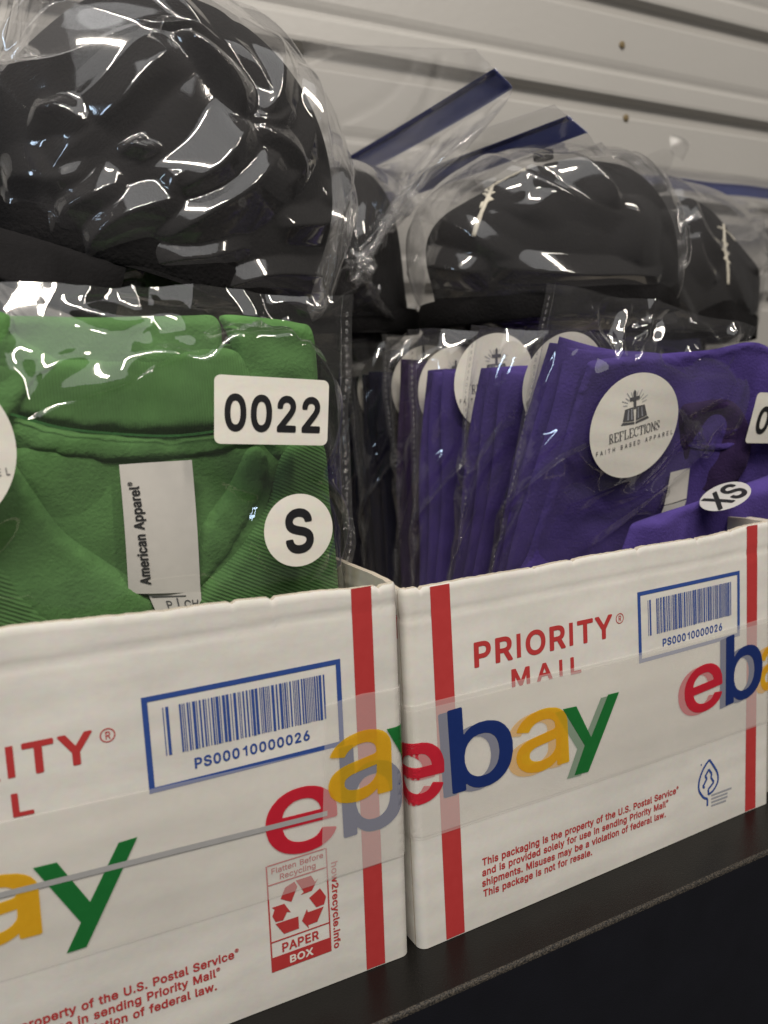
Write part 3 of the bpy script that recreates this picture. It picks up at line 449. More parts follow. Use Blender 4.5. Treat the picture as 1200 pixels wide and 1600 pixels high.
2X	474	-6,-3 -2,-13 2,-18 15,-24 90,-24 105,-19 206,122 235,166 240,165 275,112 366,-18 380,-24 455,-24 465,-22 475,-15 480,-3 477,12 305,262 467,497 470,512 466,522 462,527 455,531 445,533 375,533 360,528 354,522 240,357 235,357 120,527 105,533 30,533 20,531 10,524 5,512 8,497 170,262 169,257 -3,12
2Y	472	-8,507 -2,492 178,202 179,2 183,-13 193,-22 203,-24 268,-24 278,-22 288,-13 292,-3 293,202 476,497 479,512 475,522 468,529 458,533 378,533 365,527 238,319 233,322 107,527 93,533 13,533 3,529 -2,525 -7,517
2a	389	7,93 12,68 18,48 38,18 67,-8 102,-24 137,-31 177,-32 197,-29 222,-22 252,-6 262,-19 272,-23 337,-24 352,-19 358,-12 361,-2 360,273 352,313 334,348 312,371 287,388 262,398 237,404 207,408 177,408 127,398 92,385 67,367 47,348 26,318 17,293 18,283 27,272 92,251 107,251 118,258 130,278 147,294 167,303 197,307 222,303 240,293 247,283 252,258 247,254 242,252 172,243 117,234 82,222 52,206 32,187 22,173 15,158 8,128;117,95 117,113 121,123 142,136 182,145 247,154 252,153 251,128 247,113 241,103 227,87 207,75 182,70 147,72 137,75 125,83
2b	424	30,-6 35,-16 42,-21 50,-24 110,-24 125,-20 130,-16 135,-6 140,-3 160,-17 175,-23 195,-29 225,-32 255,-31 280,-25 300,-18 330,-1 345,10 365,30 392,74 401,99 409,129 413,159 414,189 413,219 409,249 401,279 393,299 377,329 360,351 325,382 300,394 260,406 215,408 195,405 165,396 140,381 138,384 137,514 130,527 120,532 50,533 40,529 35,525 30,514;140,153 137,174 137,209 140,224 147,254 158,274 166,284 185,298 205,305 220,306 235,305 250,300 265,292 275,283 288,264 298,239 302,219 304,189 302,159 298,139 288,114 275,94 256,79 245,74 220,71 205,72 190,76 175,85 160,100 147,124
2c	396	11,174 17,124 24,99 35,74 49,49 61,34 86,9 106,-5 126,-15 151,-25 176,-30 221,-32 266,-24 296,-12 316,-1 351,29 368,54 380,79 387,99 384,114 380,119 371,125 311,140 301,141 291,137 286,133 270,99 261,89 246,79 226,72 206,70 181,74 171,78 151,93 136,114 125,144 122,159 120,189 123,219 130,249 137,264 156,288 171,298 191,305 206,306 226,304 251,295 268,279 286,245 291,241 301,238 371,255 378,259 385,269 385,284 376,309 368,324 349,349 328,369 296,389 266,400 236,407 181,407 151,401 126,392 106,381 86,367 66,348 47,324 33,299 23,274 12,219
2d	424	11,164 15,129 24,99 33,74 46,51 61,29 76,13 96,-3 121,-17 166,-30 196,-32 231,-29 246,-25 271,-13 286,-3 296,-17 301,-21 311,-24 376,-24 390,-16 395,-6 396,4 396,509 391,524 381,531 371,533 306,532 298,529 292,524 287,509 286,380 261,396 236,404 216,408 171,407 146,401 116,390 96,379 66,353 45,324 34,304 22,274 15,249 11,219;121,172 121,209 129,249 136,264 146,279 166,296 191,305 206,306 226,303 241,298 251,291 259,284 270,269 278,254 285,224 288,189 285,154 282,139 270,109 259,94 246,83 228,74 206,71 181,74 161,84 150,94 136,114 126,140
2e	404	11,159 24,99 35,74 46,54 65,29 80,14 106,-5 151,-24 186,-31 216,-32 251,-29 291,-19 311,-9 336,8 351,21 366,39 380,64 388,84 388,99 381,109 371,114 311,128 301,128 291,124 287,119 272,94 254,79 231,72 211,70 196,71 166,81 146,96 131,118 125,144 371,145 381,147 390,154 394,164 395,194 392,244 380,289 369,314 350,344 321,371 306,382 291,389 256,402 221,408 176,407 146,400 121,390 101,378 81,364 51,329 35,304 23,274 15,244 11,214;131,245 126,249 131,260 144,279 156,290 176,302 206,306 231,303 251,293 267,274 279,249 276,245 271,245
2f	254	-17,322 -12,311 -2,304 53,303 56,302 57,297 57,2 58,-8 65,-18 78,-24 143,-24 153,-21 162,-13 166,-3 167,302 233,304 241,307 247,312 252,327 252,382 248,392 243,398 233,402 168,404 166,407 167,432 173,444 183,448 198,450 228,444 238,447 245,452 250,462 267,517 264,532 254,542 240,547 218,552 188,554 168,552 141,547 123,540 102,527 78,502 69,487 63,472 58,447 57,407 53,403 3,403 -7,399 -14,392 -18,382
2g	425	11,166 16,131 23,106 35,76 63,36 81,20 101,6 121,-4 146,-13 171,-18 196,-19 216,-19 246,-12 271,-2 286,8 287,6 286,-24 278,-44 263,-59 241,-69 226,-72 196,-73 166,-67 144,-54 116,-22 101,-17 91,-19 38,-49 31,-56 28,-64 29,-79 46,-107 66,-128 80,-139 111,-157 146,-168 186,-174 231,-174 256,-170 301,-158 341,-134 369,-104 381,-84 390,-59 395,-34 396,-9 396,381 393,391 386,398 371,403 311,403 304,401 296,396 286,380 261,396 236,405 211,408 171,407 126,395 101,382 80,366 61,347 45,326 32,301 22,276 15,246 11,221;121,175 121,211 127,241 137,266 151,285 161,294 171,299 191,305 216,305 241,298 256,288 266,276 277,256 285,226 288,211 288,176 282,146 276,127 266,110 251,95 231,86 206,83 181,86 166,91 151,102 136,121 126,146
2h	410	29,-3 33,-13 37,-18 50,-24 115,-24 125,-21 134,-13 138,2 138,237 141,252 148,272 165,292 190,303 210,305 225,304 235,301 255,288 263,277 271,252 272,2 276,-13 285,-21 295,-24 360,-24 373,-18 377,-13 381,-3 380,262 376,292 371,312 362,332 350,352 325,378 292,397 270,403 245,407 205,407 180,402 160,394 140,383 138,387 138,512 135,520 130,527 120,532 50,533 37,527 33,522 29,512
2i	167	18,477 23,456 29,447 43,432 63,422 88,419 108,423 118,428 133,440 141,452 149,467 150,492 146,507 140,517 133,527 123,535 108,544 98,546 83,548 73,547 58,543 48,538 30,522 21,507 18,492;33,-13 38,-19 48,-23 118,-24 130,-18 134,-13 138,-3 138,382 134,392 130,397 118,403 48,402 37,397 33,392 29,382 29,2
2k	381	29,-3 33,-13 37,-18 50,-24 115,-24 125,-21 134,-13 138,2 138,127 140,132 150,141 155,138 280,-19 295,-24 375,-24 388,-18 392,-13 396,-3 395,7 390,16 235,212 235,217 377,362 381,367 384,377 380,392 370,401 360,403 285,403 275,401 265,394 140,266 138,272 138,512 135,520 130,527 120,532 50,533 37,527 33,522 29,512
2l	189	30,65 35,40 45,20 55,5 73,-10 94,-20 120,-25 165,-25 187,-20 195,-16 201,-10 205,0 193,60 188,70 175,77 145,76 139,80 138,510 135,520 132,525 120,532 50,533 42,530 35,525 30,515
2m	610	29,-3 33,-13 37,-18 50,-24 115,-24 125,-21 134,-13 138,2 138,252 147,277 160,293 180,304 200,306 220,303 230,299 242,287 249,272 251,-8 258,-18 270,-24 335,-24 350,-19 355,-13 359,-3 359,242 361,262 369,282 383,297 400,304 420,306 440,303 455,296 467,282 470,267 472,252 472,2 473,-8 480,-18 495,-24 560,-24 570,-20 580,-8 581,2 580,277 576,302 570,322 551,357 538,372 510,392 475,406 455,409 420,409 385,402 355,389 332,372 320,360 305,377 285,393 265,403 240,409 205,410 190,407 160,397 140,385 135,385 132,392 125,399 115,403 50,403 40,399 30,387 29,377
2n	410	29,-3 33,-13 37,-18 50,-24 115,-24 125,-21 134,-13 138,2 138,237 141,252 148,272 165,292 190,303 210,305 225,304 235,301 255,288 263,277 271,252 272,2 275,-11 285,-21 295,-24 360,-24 370,-20 375,-16 380,-8 381,2 380,267 372,307 362,332 350,352 325,378 305,391 290,398 245,407 205,407 180,402 160,394 140,383 135,385 128,397 115,403 50,403 40,399 35,395 30,387 29,377
2o	415	11,174 16,129 24,99 32,79 49,49 65,29 81,13 106,-5 126,-15 151,-25 181,-31 236,-31 266,-24 311,-5 331,10 350,29 369,54 380,74 391,99 400,129 404,159 405,189 404,219 399,249 390,279 368,324 348,349 333,364 314,379 286,394 241,406 206,408 176,406 131,394 106,381 81,363 62,344 47,324 33,299 23,274 12,219;121,171 120,189 123,219 130,249 137,264 151,283 166,295 191,305 206,306 226,304 246,297 264,284 272,274 285,249 292,219 295,189 293,159 286,129 279,114 266,94 247,79 234,74 206,70 181,74 161,84 143,104 131,124 123,154
2p	424	29,-146 33,-156 37,-161 50,-167 115,-167 125,-164 134,-156 138,-146 138,-6 140,-3 165,-19 195,-29 230,-32 255,-31 280,-25 305,-16 325,-5 343,9 364,29 381,54 392,74 401,99 409,129 412,154 414,189 413,219 409,249 401,279 391,304 380,325 362,349 325,382 305,392 280,401 255,407 230,408 210,408 175,401 160,394 140,381 136,384 131,394 125,399 115,403 50,403 40,399 31,389 29,379;140,153 137,174 137,209 140,224 147,254 158,274 166,284 185,298 205,305 220,306 235,305 250,300 265,292 275,283 288,264 298,239 302,219 304,189 302,159 298,139 288,114 275,94 256,79 245,74 220,71 205,72 190,76 175,85 160,100 147,124
2r	259	29,-3 33,-13 37,-18 50,-24 115,-24 125,-21 134,-13 138,2 139,252 150,277 170,293 190,300 205,302 245,298 255,301 262,307 267,322 267,387 263,397 255,405 245,408 225,409 190,407 160,398 135,386 128,397 115,403 50,403 40,399 33,392 29,377
2s	365	13,89 23,54 35,34 53,12 69,-1 88,-12 103,-19 123,-25 158,-31 183,-32 228,-28 273,-14 303,4 318,17 342,49 349,69 354,89 354,129 348,149 335,174 310,199 288,214 258,226 153,254 137,264 134,269 133,279 134,284 138,291 153,302 173,308 188,309 213,305 225,299 238,284 248,264 253,258 263,254 273,254 333,268 342,274 345,279 348,294 334,329 325,344 309,364 283,384 263,394 243,402 203,408 163,408 123,400 88,384 62,364 48,349 35,329 29,314 24,294 23,274 25,249 30,229 41,209 58,188 73,177 94,164 118,154 208,131 229,124 241,114 244,99 238,89 233,84 213,74 198,70 183,69 158,72 143,77 133,84 125,94 113,122 103,129 93,131 33,118 23,114 14,104
2t	227	-18,323 -12,311 -2,304 38,303 41,298 41,93 44,63 50,43 59,23 76,3 93,-9 118,-21 138,-26 168,-28 193,-27 213,-23 228,-17 235,-7 237,3 226,58 221,68 213,75 203,78 173,74 158,76 151,83 150,103 150,298 153,303 208,303 218,308 223,313 228,328 228,383 223,393 218,398 208,403 153,403 150,408 150,473 147,483 138,492 128,495 58,494 48,488 42,478 41,408 38,403 -2,402 -12,395 -16,388 -18,378
2u	410	30,117 33,92 40,67 48,47 57,32 70,16 85,2 105,-11 120,-18 140,-24 160,-28 205,-28 230,-23 250,-15 270,-3 275,-6 282,-18 295,-24 360,-24 373,-18 380,-8 381,2 381,377 380,387 375,395 370,399 360,403 295,403 285,400 276,392 272,377 272,157 269,127 258,102 243,87 220,76 200,74 175,78 160,87 147,102 140,122 138,147 138,377 135,390 125,400 115,403 50,403 37,397 30,387 29,377
2v	389	-7,377 143,-13 149,-19 159,-24 229,-24 239,-20 249,-8 394,372 395,382 391,392 379,402 369,403 304,403 294,400 285,392 194,145 104,392 99,398 89,402 14,403 4,399 -1,395 -6,387
2w	567	-1,377 115,-7 122,-18 135,-24 200,-24 210,-21 219,-13 278,192 285,205 348,-13 355,-20 365,-24 430,-24 445,-18 452,-8 568,372 568,387 561,397 555,401 545,403 480,403 470,401 460,392 406,202 400,183 395,179 385,222 336,392 330,398 320,403 250,403 240,400 235,396 229,387 170,171 110,386 105,395 100,399 90,403 20,403 10,399 5,395 0,387
2y	389	-7,377 137,-3 124,-38 116,-53 109,-61 94,-66 59,-62 49,-65 44,-69 37,-83 24,-133 23,-143 28,-153 32,-158 49,-164 79,-169 104,-169 124,-166 149,-158 174,-143 195,-123 219,-83 392,367 395,377 394,385 387,397 374,403 304,403 294,400 285,392 194,145 104,392 99,398 89,402 14,403 4,399 -1,395 -6,387
2|	230	64,-167 68,-177 72,-182 80,-187 90,-188 147,-187 160,-179 165,-167 165,673 160,688 154,693 145,697 80,696 69,688 64,673
2®	463	10,300 13,275 19,250 26,230 35,212 60,175 90,145 125,121 165,104 210,95 255,95 295,103 340,122 373,145 403,175 427,210 445,250 453,295 453,340 444,385 428,420 405,456 371,490 351,505 320,521 295,531 255,539 210,539 165,530 130,514 110,503 90,489 60,459 35,421 27,405 20,385 10,340;110,281 106,300 105,315 109,350 121,380 135,398 137,395 137,240 135,235 124,250;185,199 183,200 190,202 210,203 221,210 226,220 227,250 230,256 255,210 265,203 280,200 265,194 230,190 200,194;190,434 186,435 215,442 245,442 265,439 295,426 311,415 331,395 342,380 349,365 357,335 358,320 357,300 353,280 342,255 335,247 312,290 329,315 335,340 333,370 328,385 320,399 295,422 270,431;230,343 228,345 227,350 230,354 240,353 243,350 240,344
'''
GLYPH = {}
for _l in GLYPH_TEXT.strip('\n').split('\n'):
    _c, _a, _s = _l.split('\t')
    GLYPH[_c] = (int(_a), [np.array([[float(q) for q in p.split(',')] for p in s.split(' ')]) for s in _s.split(';')])


for _w, _t in (('1', 68.0), ('2', 100.0)):      # plain-stemmed capital I and figure 1
    GLYPH[_w + 'I'] = (200, [np.array([(100 - _t / 2, -8.0), (100 + _t / 2, -8.0), (100 + _t / 2, 528.0), (100 - _t / 2, 528.0)])])
    GLYPH[_w + '1'] = (420, [np.array([(250.0, -8), (250 + _t, -8), (250 + _t, 528), (250 + _t * 0.25, 528), (225, 468), (170, 430), (105, 415), (105, 415 - _t * 0.75), (250, 415 - _t * 0.75)])])


def _area(p):
    x, y = p[:, 0], p[:, 1]
    return 0.5 * float((x * np.roll(y, -1) - np.roll(x, -1) * y).sum())


def _inside(q, poly):
    x, y = q
    a, b = poly, np.roll(poly, -1, 0)
    c = ((a[:, 1] > y) != (b[:, 1] > y)) & (x < (b[:, 0] - a[:, 0]) * (y - a[:, 1]) / (b[:, 1] - a[:, 1] + 1e-12) + a[:, 0])
    return bool(c.sum() % 2)


def glyph_polys(ch, bold):
    """list of (outer, holes) for one letter"""
    key = ('2' if bold >= 12 else '1') + ch
    if key not in GLYPH: key = '2' + ch
    adv, cs = GLYPH[key]
    s = 1.0 if _area(max(cs, key=lambda p: abs(_area(p)))) > 0 else -1.0
    holes = [p for p in cs if _area(p) * s <= 0]
    return adv, [(p, [h for h in holes if _inside(h[0], p)]) for p in cs if _area(p) * s > 0]


def text_polys(txt, BL, BR, TL, bold=0, cap=None, track=0):
    """lay a line of text in the plane: BL..BR its baseline, TL the top of its capitals above BL"""
    x, items, x0, x1 = 0.0, [], None, 0.0
    for ch in txt:
        if ch == ' ':
            x += 260 + track
            continue
        sup = ch == '®'
        adv, ps = glyph_polys(ch, bold if not sup else bold * 0.4)
        for o, hs in ps:
            f = (lambda q: q * 0.62 + np.array([x, 250.0])) if sup else (lambda q: q + np.array([x, 0.0]))
            items.append((f(o), [f(h) for h in hs]))
            lo, hi = items[-1][0][:, 0].min(), items[-1][0][:, 0].max()
            x0 = lo if x0 is None else min(x0, lo)
            x1 = max(x1, hi)
        x += adv * (0.62 if sup else 1.0) + track + (26 if bold >= 12 else 8)
    BL, BR, TL = map(np.array, (BL, BR, TL))
    ex = (BR - BL) / (x1 - x0)
    ey = (TL - BL) / (cap or 520.0)
    g = lambda q: BL + np.outer(q[:, 0] - x0, ex) + np.outer(q[:, 1], ey)
    return [(g(o), [g(h) for h in hs]) for o, hs in items]


def glyph_quad(ch, BL, BR, TL, TR, bold=0):
    """one letter stretched into a four-sided field"""
    _, ps = glyph_polys(ch, bold)
    allp = np.concatenate([o for o, _ in ps])
    lo, hi = allp.min(0), allp.max(0)
    BL, BR, TL, TR = map(np.array, (BL, BR, TL, TR))

    def g(q):
        t = (q - lo) / (hi - lo)
        a, b = t[:, :1], t[:, 1:]
        return BL * (1 - a) * (1 - b) + BR * a * (1 - b) + TL * (1 - a) * b + TR * a * b
    return [(g(o), [g(h) for h in hs]) for o, hs in ps]


def rect(u0, u1, v0, v1):
    return (np.array([(u0, v0), (u1, v0), (u1, v1), (u0, v1)], float), [])


def bar(p, q, w):
    p, q = np.array(p, float), np.array(q, float)
    d = (q - p) / np.linalg.norm(q - p)
    n = np.array([-d[1], d[0]]) * w / 2
    return (np.array([p - n, q - n, q + n, p + n]), [])


def print_mesh(name, polys, surf, off, mat, parent, maxedge=0.005, step=6e-6):
    """flat print laid on a surface: surf(u, v, height) -> xyz"""
    V, Fc = [], []
    for k, (o, hs) in enumerate(polys):
        loops = [o] + hs
        flat = np.concatenate(loops)
        tris = tessellate_polygon([[Vector((float(x), float(y), 0)) for x, y in l] for l in loops])
        b0 = len(V)
        V += [(x, y, off + (k % 5) * step) for x, y in flat]
        for t in tris:
            a, b, c = (flat[i] for i in t)
            if (b[0] - a[0]) * (c[1] - a[1]) - (b[1] - a[1]) * (c[0] - a[0]) < 0:
                t = (t[0], t[2], t[1])
            Fc.append(tuple(b0 + i for i in t))
    bm = bmesh.new()
    vs = [bm.verts.new(v) for v in V]
    for f in Fc:
        try:
            bm.faces.new([vs[i] for i in f])
        except ValueError:
            pass
    for _ in range(8):
        lg = [e for e in bm.edges if e.calc_length() > maxedge]
        if not lg: break
        bmesh.ops.subdivide_edges(bm, edges=lg, cuts=1)
        bmesh.ops.triangulate(bm, faces=bm.faces[:])
    bm.verts.index_update()
    vv = [surf(v.co.x, v.co.y, v.co.z) for v in bm.verts]
    ff = [[v.index for v in f.verts] for f in bm.faces]
    bm.free()
    return mesh(name, vv, ff, mat, parent)


# ------------------------------------------------------------------ shelf and wall
sh = empty('shelf'); tag(sh, kind='structure')
X0, X1, WALL_Y = -0.75, 1.6, 0.335
EDGE = -0.0225


def extrude_x(name, prof, mat, parent, x0=X0, x1=X1, n=1, smooth=False):
    V, F_ = [], []
    for i in range(n + 1):
        x = x0 + (x1 - x0) * i / n
        V += [(x, y, z) for y, z in prof]
    k = len(prof)
    for i in range(n):
        for j in range(k - 1):
            F_.append((i * k + j, i * k + j + 1, (i + 1) * k + j + 1, (i + 1) * k + j))
    return mesh(name, V, F_, mat, parent, smooth)


extrude_x('shelf_top', [(WALL_Y + 0.03, -0.0002), (EDGE + 0.0012, -0.0002)], MAT['shelf'], sh)
extrude_x('shelf_edge', [(EDGE + 0.0012, -0.0002), (EDGE + 0.0005, -0.0004), (EDGE, -0.0010), (EDGE - 0.0002, -0.0018)], MAT['shelf_edge'], sh, n=40, smooth=True)
extrude_x('shelf_front', [(EDGE - 0.0002, -0.0018), (EDGE - 0.0002, -0.30)], MAT['shelf_front'], sh)

wl = empty('wall'); tag(wl, kind='structure')
PITCH, ZB = 0.0845, 0.4640
for k in range(-6, 4):
    z0 = ZB + k * PITCH          # foot of this slat, just above a groove
    y = WALL_Y
    prof = [(y + 0.008, z0 - 0.0150), (y + 0.008, z0 - 0.0045), (y + 0.0055, z0 - 0.0020), (y + 0.001, z0), (y, z0 + 0.001), (y - 0.0004, z0 + 0.004),
            (y, z0 + 0.0175), (y + 0.0004, z0 + 0.0190), (y + 0.0016, z0 + 0.0210), (y + 0.0017, z0 + 0.0235), (y + 0.0008, z0 + 0.0272), (y + 0.0002, z0 + 0.031),
            (y, z0 + PITCH - 0.0180), (y + 0.0006, z0 + PITCH - 0.0165), (y + 0.003, z0 + PITCH - 0.0153), (y + 0.008, z0 + PITCH - 0.0150)]
    extrude_x('slat', prof, MAT['wall'], wl, smooth=False)


def disc(name, c, n, r, mat, parent, h=0.0006, seg=16):
    n = Vector(n).normalized()
    t = n.orthogonal().normalized(); b = n.cross(t)
    V = [Vector(c) + n * h * 1.5]
    for rr_, hh in ((r * 0.6, h * 1.3), (r, h), (r, -h)):
        for i in range(seg):
            a = 2 * math.pi * i / seg
            V.append(Vector(c) + (t * math.cos(a) + b * math.sin(a)) * rr_ + n * hh)
    F_ = [(0, 1 + i, 1 + (i + 1) % seg) for i in range(seg)]
    for k in (0, 1):
        for i in range(seg):
            F_.append((1 + k * seg + i, 1 + (k + 1) * seg + i, 1 + (k + 1) * seg + (i + 1) % seg, 1 + k * seg + (i + 1) % seg))
    return mesh(name, V, F_, mat, parent, True)


for q in ((972, 70), (978, 184)):
    c = at(q[0], q[1], WALL_Y - 0.0006)
    disc('screw', c, (0, -1, 0), 0.0030, MAT['screw'], wl)

# ------------------------------------------------------------------ the two mailing boxes
BW, BH, BD, RC, TH = 0.1995, 0.14, 0.27, 0.0035, 0.0028


class Box:
    def __init__(self, label, loc, yaw, tilt, top, seed):
        self.root = empty('shipping_box', loc)
        self.root.rotation_euler = (0, 0, yaw)
        tag(self.root, label, 'box', 'cut-down mailing boxes on the shelf')
        self.tilt, self.top, self.w = math.sin(tilt), top, Wob(seed, 6, 12, 45, 2)
        self.score = top(0.1) - 0.0105
        self.rag = np.random.RandomState(seed)

    def surf(self, u, v, h):
        """front of the box and round its corners to the sides; h = height over the face"""
        b = 0.0011 * math.sin(math.pi * min(max(u / BW, 0), 1)) * math.sin(math.pi * min(max(v / 0.14, 0), 1)) + 0.00022 * float(self.w((u, v)))
        b *= min(1.0, max(0.0, min(u, BW - u) / 0.02))
        b -= 0.00035 * math.exp(-((v - self.score) / 0.0011) ** 2)
        h = h + b
        q = math.pi / 2 * RC
        if u > BW - RC:
            s = u - (BW - RC)
            if s < q:
                a = s / RC
                x, y = BW - RC + (RC + h) * math.sin(a), RC - (RC + h) * math.cos(a)
            else:
                x, y = BW + h, RC + s - q
        elif u < RC:
            s = RC - u
            if s < q:
                a = s / RC
                x, y = RC - (RC + h) * math.sin(a), RC - (RC + h) * math.cos(a)
            else:
                x, y = -h, RC + s - q
        else:
            x, y = u, -h
        return (x, y + self.tilt * v, v)

    def panel(self, name, us, mat, inner=None):
        """a stretch of wall with a torn top edge and real board thickness"""
        nv = 64
        us = list(us)
        tops, n = [], len(us)
        walk = 0.0
        for u in us:
            walk = 0.93 * walk + self.rag.uniform(-0.00016, 0.00016)
            nick = -self.rag.uniform(0.0004, 0.0012) if self.rag.rand() < 0.03 else 0.0
            tops.append(self.top(u) + walk + nick)
        V, F_, mi = [], [], []
        for side, h in ((0, 0.0), (1, -TH)):
            for i, u in enumerate(us):
                for j in range(nv + 1):
                    t = j / nv
                    t = 1 - (1 - t) ** 1.3
                    z = tops[i] * t
                    hh = h
                    if side == 0 and j >= nv - 1: hh = h - 0.0003 * (j - nv + 2)
                    V.append(self.surf(u, z, hh))
        k = nv + 1
        A = lambda s, i, j: s * n * k + i * k + j
        for i in range(n - 1):
            for j in range(nv):
                F_.append((A(0, i, j), A(0, i + 1, j), A(0, i + 1, j + 1), A(0, i, j + 1))); mi.append(0)
                F_.append((A(1, i, j), A(1, i, j + 1), A(1, i + 1, j + 1), A(1, i + 1, j))); mi.append(1)
            F_.append((A(0, i, nv), A(0, i + 1, nv), A(1, i + 1, nv), A(1, i, nv))); mi.append(2)
            F_.append((A(0, i, 0), A(1, i, 0), A(1, i + 1, 0), A(0, i + 1, 0))); mi.append(1)
        for i in (0, n - 1):
            for j in range(nv):
                F_.append((A(0, i, j), A(0, i, j + 1), A(1, i, j + 1), A(1, i, j))); mi.append(2)
        o = mesh(name, V, F_, mat, self.root, True)
        o.data.materials.append(MAT['inner']); o.data.materials.append(MAT['kraft'])
        o.data.polygons.foreach_set('material_index', mi)
        m = o.modifiers.new('es', 'EDGE_SPLIT'); m.split_angle = R(50)
        return o

    def build(self):
        q = math.pi / 2 * RC
        fr = np.concatenate([np.linspace(-(q - RC), RC, 9), np.linspace(RC, BW - RC, 150)[1:-1], np.linspace(BW - RC, BW - RC + q, 9)])
        self.front = self.panel('front_panel', fr, MAT['paper'])
        e = q - RC
        self.panel('side_panel', np.linspace(-e - BD, -e - 0.0006, 90), MAT['paper'])
        self.panel('side_panel', np.linspace(BW + e + 0.0006, BW + e + BD, 90), MAT['paper'])
        y0, y1 = BD + RC + 0.0004, BD + RC + 0.0004 + TH
        V = [(x, y, z) for x in (0, BW) for y in (y0, y1) for z in (0.0005, 0.14)]
        mesh('back_panel', V, [(0, 1, 3, 2), (4, 6, 7, 5), (0, 4, 5, 1), (2, 3, 7, 6), (1, 5, 7, 3), (0, 2, 6, 4)], MAT['inner'], self.root)
        a = TH + 0.0004
        V = [(x, y, z) for x in (a, BW - a) for y in (a + 0.001, BD) for z in (0.0006, 0.0034)]
        mesh('bottom_panel', V, [(0, 1, 3, 2), (4, 6, 7, 5), (0, 4, 5, 1), (2, 3, 7, 6), (1, 5, 7, 3), (0, 2, 6, 4)], MAT['inner'], self.root)

    def pr(self, name, polys, mat, off=0.00012, parent=None):
        wrap = any(o[:, 0].min() < RC or o[:, 0].max() > BW - RC for o, _ in polys)
        return print_mesh(name, polys, self.surf, off, MAT[mat], parent or self.root, 0.0016 if wrap and mat != 'tape' else (0.003 if wrap else 0.005))


def common_print(b, h, rs_top):
    """print that both boxes carry"""
    b.pr('printed_stripe', [rect(0.1817, 0.1891, 0.0004, rs_top)], 'red')
    b.pr('printed_stripe', [rect(0.0113, 0.0196, 0.0004, h)], 'red')
    b.pr('title_lettering', text_polys('PRIORITY', (0.0288, 0.1040), (0.0975, 0.1033), (0.0289, 0.1131), bold=26, track=28), 'red')
    c = np.array([0.1018, 0.1100]); ring = [(c + 0.0022 * np.array([math.cos(t), math.sin(t)])) for t in np.linspace(0, 2 * math.pi, 28)[:-1]]
    inn = [(c + 0.00185 * np.array([math.cos(t), math.sin(t)])) for t in np.linspace(0, 2 * math.pi, 28)[:-1]]
    b.pr('registered_mark', [(np.array(ring), [np.array(inn)])] + text_polys('R', (0.1012, 0.1088), (0.1026, 0.1088), (0.1012, 0.1112), bold=4), 'red')
    b.pr('title_lettering', text_polys('MAIL', (0.0455, 0.0928), (0.0802, 0.0916), (0.0455, 0.0995), bold=26, track=150), 'red')
    u0, u1, v0, v1, w = 0.1121, 0.1767, 0.0886, 0.1193, 0.0017
    b.pr('barcode_frame', [rect(u0, u1, v1 - w, v1), rect(u0, u1, v0, v0 + w), rect(u0, u0 + w, v0 + w, v1 - w), rect(u1 - w, u1, v0 + w, v1 - w)], 'blue')
    r = random.Random(26)
    bars, u = [], 0.1180
    while u < 0.1705:
        wd = r.choice([0.00028, 0.00028, 0.00055, 0.00055, 0.0009])
        if u < 0.1195 or u > 0.1685 or 0.1225 < u: bars.append(rect(u, min(u + wd, 0.1712), 0.0994 + r.uniform(0, 0.0002), 0.1150))
        u += wd + r.choice([0.00028, 0.0003, 0.0006, 0.0006])
    b.pr('barcode', bars, 'blue')
    b.pr('barcode_number', text_polys('PS00010000026', (0.1263, 0.0933), (0.1645, 0.0936), (0.1263, 0.0966), bold=22, track=30), 'blue')
    L = ['This packaging is the property of the U.S. Postal Service®', 'and is provided solely for use in sending Priority Mail®',
         'shipments. Misuses may be a violation of federal law.', 'This package is not for resale.']
    E_ = [((0.0288, 0.0246), (0.1358, 0.0238)), ((0.0286, 0.0203), (0.1293, 0.0193)), ((0.0284, 0.0160), (0.1278, 0.0146)), ((0.0288, 0.0116), (0.0843, 0.0109))]
    polys = []
    for t, (a, e) in zip(L, E_):
        polys += text_polys(t, a, e, (a[0], a[1] + 0.0029), bold=15)
    b.pr('notice_lettering', polys, 'red')


def y_poly(pts):
    return [(np.array(pts), [])]


TAPE_H = 0.00030
# left box
BX1 = Box('white mailing box holding the bagged green shirt, recycling panel beside its red stripe', (0, 0, 0), -0.02559, -0.0244,
          lambda u: 0.1420 + 0.0042 * min(1, max(0, (BW - u) / 0.12)) if -0.01 < u < BW + 0.004 else 0.1425, 11)
c_, s_ = math.cos(-0.02559), math.sin(-0.02559)
BX1.root.location = (-0.00403 - BW * c_, 0.00089 - BW * s_, 0)
BX1.build()
common_print(BX1, 0.1440, 0.1425)
P1 = lambda *p: [(x / 1000.0, y / 1000.0) for x, y in p]
fr_ = [rect(0.1466, 0.1471, 0.0133, 0.0530), rect(0.1680, 0.1685, 0.0137, 0.0530), rect(0.1472, 0.1680, 0.0527, 0.0532), rect(0.1471, 0.1680, 0.0456, 0.0461), rect(0.1471, 0.1680, 0.0243, 0.0248)]
BX1.pr('recycling_panel_frame', fr_, 'red')
BX1.pr('recycling_panel_base', [rect(0.1466, 0.1685, 0.0132, 0.0187)], 'red')
BX1.pr('recycling_lettering', text_polys('Flatten Before', (0.1485, 0.0497), (0.1670, 0.0499), (0.1485, 0.0517), bold=8), 'red')
BX1.pr('recycling_lettering', text_polys('Recycling', (0.1513, 0.0469), (0.1641, 0.0470), (0.1513, 0.0489), bold=8), 'red')
BX1.pr('recycling_lettering', text_polys('PAPER', (0.1507, 0.0197), (0.1640, 0.0199), (0.1507, 0.0229), bold=14), 'red')
